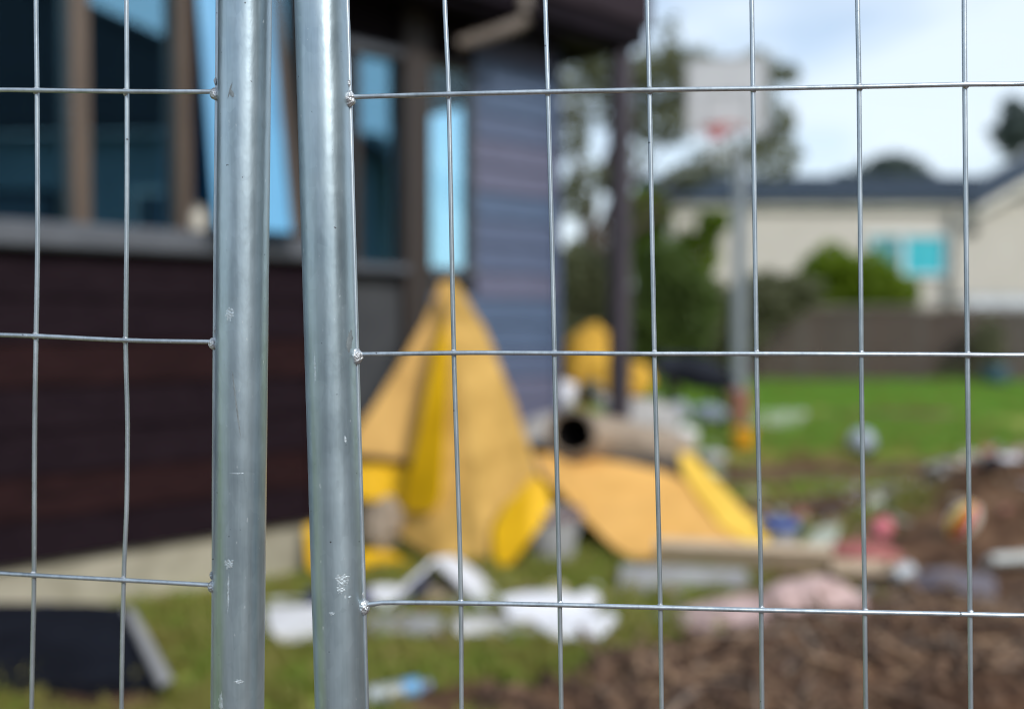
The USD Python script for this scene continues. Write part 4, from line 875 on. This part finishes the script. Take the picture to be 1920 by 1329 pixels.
# gable wing at right
YG = 21.75
ze = at(1800, 395, YG)[2]; xa_, za_ = at(1828, 390, YG)[0], at(1828, 390, YG)[2]
sl_ = (at(1920, 338, YG)[2]-za_)/(at(1920, 338, YG)[0]-xa_)
xr = xa_+3.9
gv = trimesh.creation.extrude_polygon(Polygon([(xg, -.1), (xr+3.9, -.1), (xr+3.9, za_), (xr, za_+sl_*3.9), (xa_, za_), (xg, za_-.05)]), 5.)
gv.vertices = np.c_[gv.vertices[:, 0], YG+5-gv.vertices[:, 2], gv.vertices[:, 1]]; gv.fix_normals()
part(nh, 'gable_wing', gv, M_cream)
for sgn in (-1, 1):
    xe = xr + sgn*4.0; zee = za_+sl_*3.9 - sl_*4.0
    part(nh, 'roof', patch([(xr, YG-.35, za_+sl_*3.9+.1), (xe, YG-.35, zee+.1), (xe, YG+3.2, zee+.1), (xr, YG+3.2, za_+sl_*3.9+.1)], 2, 2, .13), M_slate)
    part(nh, 'bargeboard', patch([(xr, YG-.37, za_+sl_*3.9+.03), (xe, YG-.37, zee+.03), (xe, YG-.37, zee-.14), (xr, YG-.37, za_+sl_*3.9-.14)], 2, 2, .03), M_trim)
# its window
def nwin(p0, p1, y, mulls):
    a, b = at(*p0, y), at(*p1, y)
    xa, xb, zt, zb_ = a[0], b[0], a[2], b[2]
    fr = part(nh, 'window', cat_([cbox(((xa+xb)/2, y-.02, zt-.045), (xb-xa, .1, .09), .005), cbox(((xa+xb)/2, y-.02, zb_+.045), (xb-xa, .1, .09), .005), cbox((xa+.045, y-.02, (zt+zb_)/2), (.09, .1, zt-zb_-.182), .005), cbox((xb-.045, y-.02, (zt+zb_)/2), (.09, .1, zt-zb_-.182), .005)]), mat('window_frame_pale', (.55, .68, .72), None, .5, 3.))
    xm = xa + (xb-xa)*.44
    part(fr, 'mullion', cbox((xm, y-.02, (zt+zb_)/2), (.12, .09, zt-zb_-.184), .005), mat('mullion_pale', (.55, .68, .73), None, .5, 3.))
    part(fr, 'pane', cbox(((xa+.09+xm-.06)/2, y+.0, (zt+zb_)/2), (xm-xa-.154, .02, zt-zb_-.184), .002), mat('dull_teal_glass', (.09, .32, .36), None, .2, 3.))
    part(fr, 'pane', cbox(((xm+.06+xb-.09)/2, y+.0, (zt+zb_)/2), (xb-xm-.154, .02, zt-zb_-.184), .002), M_tealglass)
nwin((1626, 438), (1776, 520), YN-.03, 1)
lp = at(1824, 432, YG-.08)
part(nh, 'wall_lamp', blob(lp, (.13, .09, .10), 3, .1, 3), M_soffit, smooth=60)
# low white roof beyond the fence
sh = Thing('garden_shed', 'low garden shed with a flat white roof behind the paling fence', 'shed', (9.2, 19.2, 0))
sx = at(1808, 560, 18.9)[0]; sz = at(1808, 553, 18.9)[2]
part(sh, 'wall', cbox((sx+1.6, 19.6, sz/2-.2), (2.9, 1.2, sz-.40), .01), M_beige)
part(sh, 'roof', cbox((sx+1.5, 19.5, sz-.03), (3.2, 1.6, .06), .01), mat('shed_grey', (.30, .34, .38), None, .5, 3.))
part(sh, 'fascia', cbox((sx+1.5, 18.68, sz-.25), (3.2, .04, .38), .008), mat('shed_white', (.66, .71, .74), None, .5, 3.))

def leaves(clumps, n, size, seed, elong=1.8):
    """leaf-sized faces spread through ellipsoid clumps: (centre, radii, share)"""
    r = np.random.default_rng(seed); out_v, out_f = [], []
    sh_ = np.array([c[2] for c in clumps], float); sh_ /= sh_.sum()
    P = []
    for (c, rad, _), s in zip(clumps, sh_):
        k = int(n*s); d = r.normal(size=(k, 3)); d /= np.linalg.norm(d, axis=1)[:, None]
        rr = r.uniform(.25, 1, k)**.5
        p = np.asarray(c) + d*rr[:, None]*np.asarray(rad)
        p += (np.stack([meshkit.fbm(p*2.2+q*9, 2, seed+q) for q in range(3)], -1)-.5)*np.asarray(rad)*.7
        P.append(p)
    P = np.vstack(P); k = len(P)
    Rr = Rot.random(k, random_state=seed).as_matrix()
    s = size*r.uniform(.6, 1.3, k)
    base = np.array([(-elong/2, 0, 0), (0, -.5, .12), (elong/2, 0, 0), (0, .5, .12)])
    V_ = P[:, None] + np.einsum('kij,vj->kvi', Rr, base)*s[:, None, None]
    f0 = np.arange(k)*4
    return trimesh.Trimesh(V_.reshape(-1, 3), np.vstack([np.c_[f0, f0+1, f0+2], np.c_[f0, f0+2, f0+3]]), process=False)
M_bark = mat('bark', (.085, .066, .050), (.05, .039, .03), .95, 7., bump=.5, stretch=(2, 2, .5))
L_olive = leaf_mat('leaf_olive', (.17, .185, .10), (.32, .33, .19), .6)
L_dark = leaf_mat('leaf_dark', (.075, .105, .042), (.14, .18, .07), .4)
L_green = leaf_mat('leaf_green', (.085, .135, .03), (.18, .25, .06), .45)
L_lime = leaf_mat('leaf_lime', (.15, .24, .012), (.36, .43, .03), .5)
L_far = leaf_mat('leaf_far', (.10, .135, .13), (.17, .21, .20), .45)

def limb(a, b, r0, r1, seed, n=9, wob=.08):
    t = np.linspace(0, 1, n)[:, None]; P = np.asarray(a)*(1-t)+np.asarray(b)*t
    P = P + (np.stack([meshkit.fbm(P*1.6+k*5, 2, seed+k) for k in range(3)], -1)-.5)*wob*4*np.sin(np.pi*t)
    return tube(P, np.linspace(r0, r1, n), 9)
def tree(name, label, cat, foot, trunk_top, r, limbs, clumps, n, size, m, seed, group=None):
    t = Thing(name, label, cat, foot, group)
    part(t, 'trunk', limb(foot, trunk_top, r, r*.6, seed, 12, .07), M_bark, smooth=50)
    for k, l in enumerate(limbs): part(t, 'limb', limb(trunk_top - np.array([0, 0, .15*k]), l, r*.5, r*.12, seed+k+1), M_bark, smooth=50)
    part(t, 'crown', leaves(clumps, n, size, seed), m)
    return t
YT = 15.5
foot = at(1092, 600, YT); foot[2] = 0
def cl(px, py, wpx, hpx, Y, share, dy=None):
    c = at(px, py, Y); k = Y/F
    return (c, (wpx*k/2, (dy or wpx*k/2), hpx*k/2), share)
tree('yard_tree', 'loose olive leaved tree spreading behind the porch post and backboard', 'tree', foot, at(1100, 420, YT), .16,
     [at(1070, 200, YT-.3), at(1180, 160, YT+.3), at(1250, 260, YT-.4), at(1330, 290, YT), at(1440, 260, YT+.2), at(1260, 60, YT)],
     [cl(1085, 150, 100, 130, YT, 5), cl(1150, 140, 130, 90, YT, 5), cl(1235, 150, 130, 130, YT, 10), cl(1300, 120, 120, 70, YT, 3.5), cl(1070, 250, 80, 120, YT, 4), cl(1150, 215, 100, 60, YT, 2), cl(1120, 330, 110, 60, YT, 3.0),
      cl(1240, 240, 130, 70, YT, 4), cl(1300, 200, 140, 70, YT, 4), cl(1355, 300, 150, 60, YT, 3.5), cl(1445, 290, 100, 90, YT, 4.5), cl(1455, 225, 80, 60, YT, 2.5), cl(1465, 143, 80, 36, YT, 1.6), cl(1410, 120, 90, 50, YT, 1.4),
      cl(1290, 330, 100, 50, YT, 2), cl(1075, 380, 90, 90, YT, 3), cl(1255, 55, 60, 70, YT, .5), cl(1420, 180, 70, 60, YT, 1.4), cl(1190, 300, 60, 60, YT, 1)], 5400, .08, L_olive, 51)
def bush(name, label, Y, clumps, n, size, m, seed, x=None):
    c = np.mean([k[0] for k in clumps], 0); f_ = np.array([c[0], Y, 0])
    t = Thing(name, label, 'shrub', f_)
    part(t, 'stem', limb(f_-[0, 0, .05], c+[0, 0, .1], .05, .02, seed), M_bark, smooth=50)
    for k in range(3): part(t, 'stem', limb(f_, c+[.3*(k-1), .1, .35], .03, .01, seed+k), M_bark, smooth=50)
    part(t, 'foliage', leaves(clumps, n, size, seed), m)
bush('garden_shrub', 'dense dark green shrub between porch post and pole', 14.5, [cl(1250, 530, 120, 180, 14.5, 6, .5), cl(1215, 600, 90, 170, 14.5, 4, .5), cl(1300, 570, 110, 150, 14.5, 4, .5), cl(1265, 640, 150, 130, 14.5, 4, .5)], 9000, .07, L_green, 61)
bush('garden_shrub', 'olive shrub left of the porch post against the house corner', 13.5, [cl(1080, 520, 110, 150, 13.5, 4, .5), cl(1130, 570, 100, 200, 13.5, 4, .5), cl(1065, 630, 100, 180, 13.5, 3, .5)], 6500, .07, L_olive, 62)
bush('garden_shrub', 'loose yellowing shrub left of the pole top, before the beige wall', 17.0, [cl(1215, 400, 80, 110, 17, 3, .5), cl(1200, 460, 90, 130, 17, 3, .5), cl(1305, 470, 100, 90, 17, 2, .5), cl(1335, 420, 60, 60, 17, .6, .4)], 5200, .07, L_lime, 63)
bush('garden_shrub', 'lime tipped green bush rising above the fence under the teal window', 18.8, [cl(1560, 510, 120, 110, 18.8, 5, .6), cl(1625, 522, 120, 90, 18.8, 4, .6), cl(1610, 545, 100, 80, 18.8, 4, .6), cl(1670, 548, 110, 66, 18.8, 4, .5), cl(1600, 565, 220, 60, 18.8, 3, .5)], 8000, .08, L_lime, 64)
bush('garden_shrub', 'mid green bush against the fence just right of the pole', 17.3, [cl(1450, 560, 150, 110, 17.3, 4, .4), cl(1400, 590, 110, 170, 17.3, 4, .4), cl(1500, 545, 90, 70, 17.3, 2, .4), cl(1345, 600, 90, 160, 17.3, 3, .4)], 5500, .07, L_olive, 65)
bush('garden_shrub', 'thin weedy plant growing against the paling fence near the teal pot', 17.6, [cl(1850, 640, 70, 90, 17.6, 3, .15), cl(1800, 700, 120, 40, 17.6, 2, .12)], 900, .06, L_olive, 66)
for k, (px, w, top, bot, Y, lab) in enumerate(((1672, 175, 284, 360, 45, 'rounded grey green tree behind the middle of the slate roof'), (1925, 130, 190, 360, 42, 'tall grey green tree rising behind the gable at the frame edge'), (1585, 60, 312, 360, 47, 'small grey green tree top just left of the rounded one'))):
    f_ = at(px, 500, Y); f_[2] = 0
    tree('distant_tree', lab, 'tree', f_, at(px, bot, Y), .2, [at(px-w*.3, top+30, Y), at(px+w*.3, top+30, Y)],
         [cl(px, top+45, w*.7, 75, Y, 4), cl(px-w*.28, top+62, w*.5, 55, Y, 2), cl(px+w*.28, top+60, w*.5, 55, Y, 2)] + ([cl(px-25, top+20, 45, 60, Y, 1.2), cl(px+10, top+80, 110, 120, Y, 4)] if k == 1 else []), 4200, .17, L_far, 71+k)

# ------------------------------------------------------------------ the house across the street, seen mirrored in the windows
ah = Thing('house_across', 'dark gabled house with grey teal walls mirrored in the long window', 'house', (10, -4, 0))
M_gab = mat('dark_gable_boards', (.020, .020, .026), None, .7, 4.)
M_tealw = mat('grey_teal_wall', (.17, .22, .235), (.14, .185, .20), .8, 2.)
g = trimesh.creation.extrude_polygon(Polygon([(-9.6, 4.1), (1.8, 4.1), (4.2, 3.07), (-7.4, 8.40), (-11.4, 3.7)]), .35)
g.vertices = np.c_[9.6+g.vertices[:, 2], g.vertices[:, 0], g.vertices[:, 1]]; g.fix_normals()
part(ah, 'gable', g, M_gab)
part(ah, 'wall', cbox((13, -3.5, 2.05), (6.0, 12.6, 4.1), .01), M_tealw)
for ye, ze_ in ((4.4, 3.04), (-11.5, 3.66)):
    part(ah, 'roof', patch([(9.5, -7.4, 8.46), (16.5, -7.4, 8.46), (16.5, ye, ze_), (9.5, ye, ze_)], 2, 2, .12), M_gab)
for k, y in enumerate((-8.6, -6.2, -3.4, -.9, 1.6)):
    w = part(ah, 'window', cbox((9.97, y, 2.2), (.08, 1.25, 2.0), .01), M_trim if k % 2 else M_soffit)
    part(w, 'pane', cbox((9.925, y, 2.2), (.02, 1.05, 1.8), .002), mat('far_pane_%s' % 'abcde'[k], (.02, .035, .05), None, .1, 2.))

ga = Thing('unseen_garage', 'low grey garage added out of view to darken the left sides of the posts', 'garage', (-8, -15, 0))  # unseen, added so its reflection darkens the left half of the fence posts
part(ga, 'wall', cbox((-8, -15, 1.6), (13, 5, 3.2), .01), M_tealw)
part(ga, 'roof', patch([(-14.9, -12.2, 3.22), (-1.1, -12.2, 3.22), (-1.1, -17.8, 4.3), (-14.9, -17.8, 4.3)], 2, 2, .14), M_slate)
for x_ in (-11.5, -5.0): part(ga, 'door', cbox((x_, -12.47, 1.2), (4.2, .06, 2.4), .02), M_greyb)
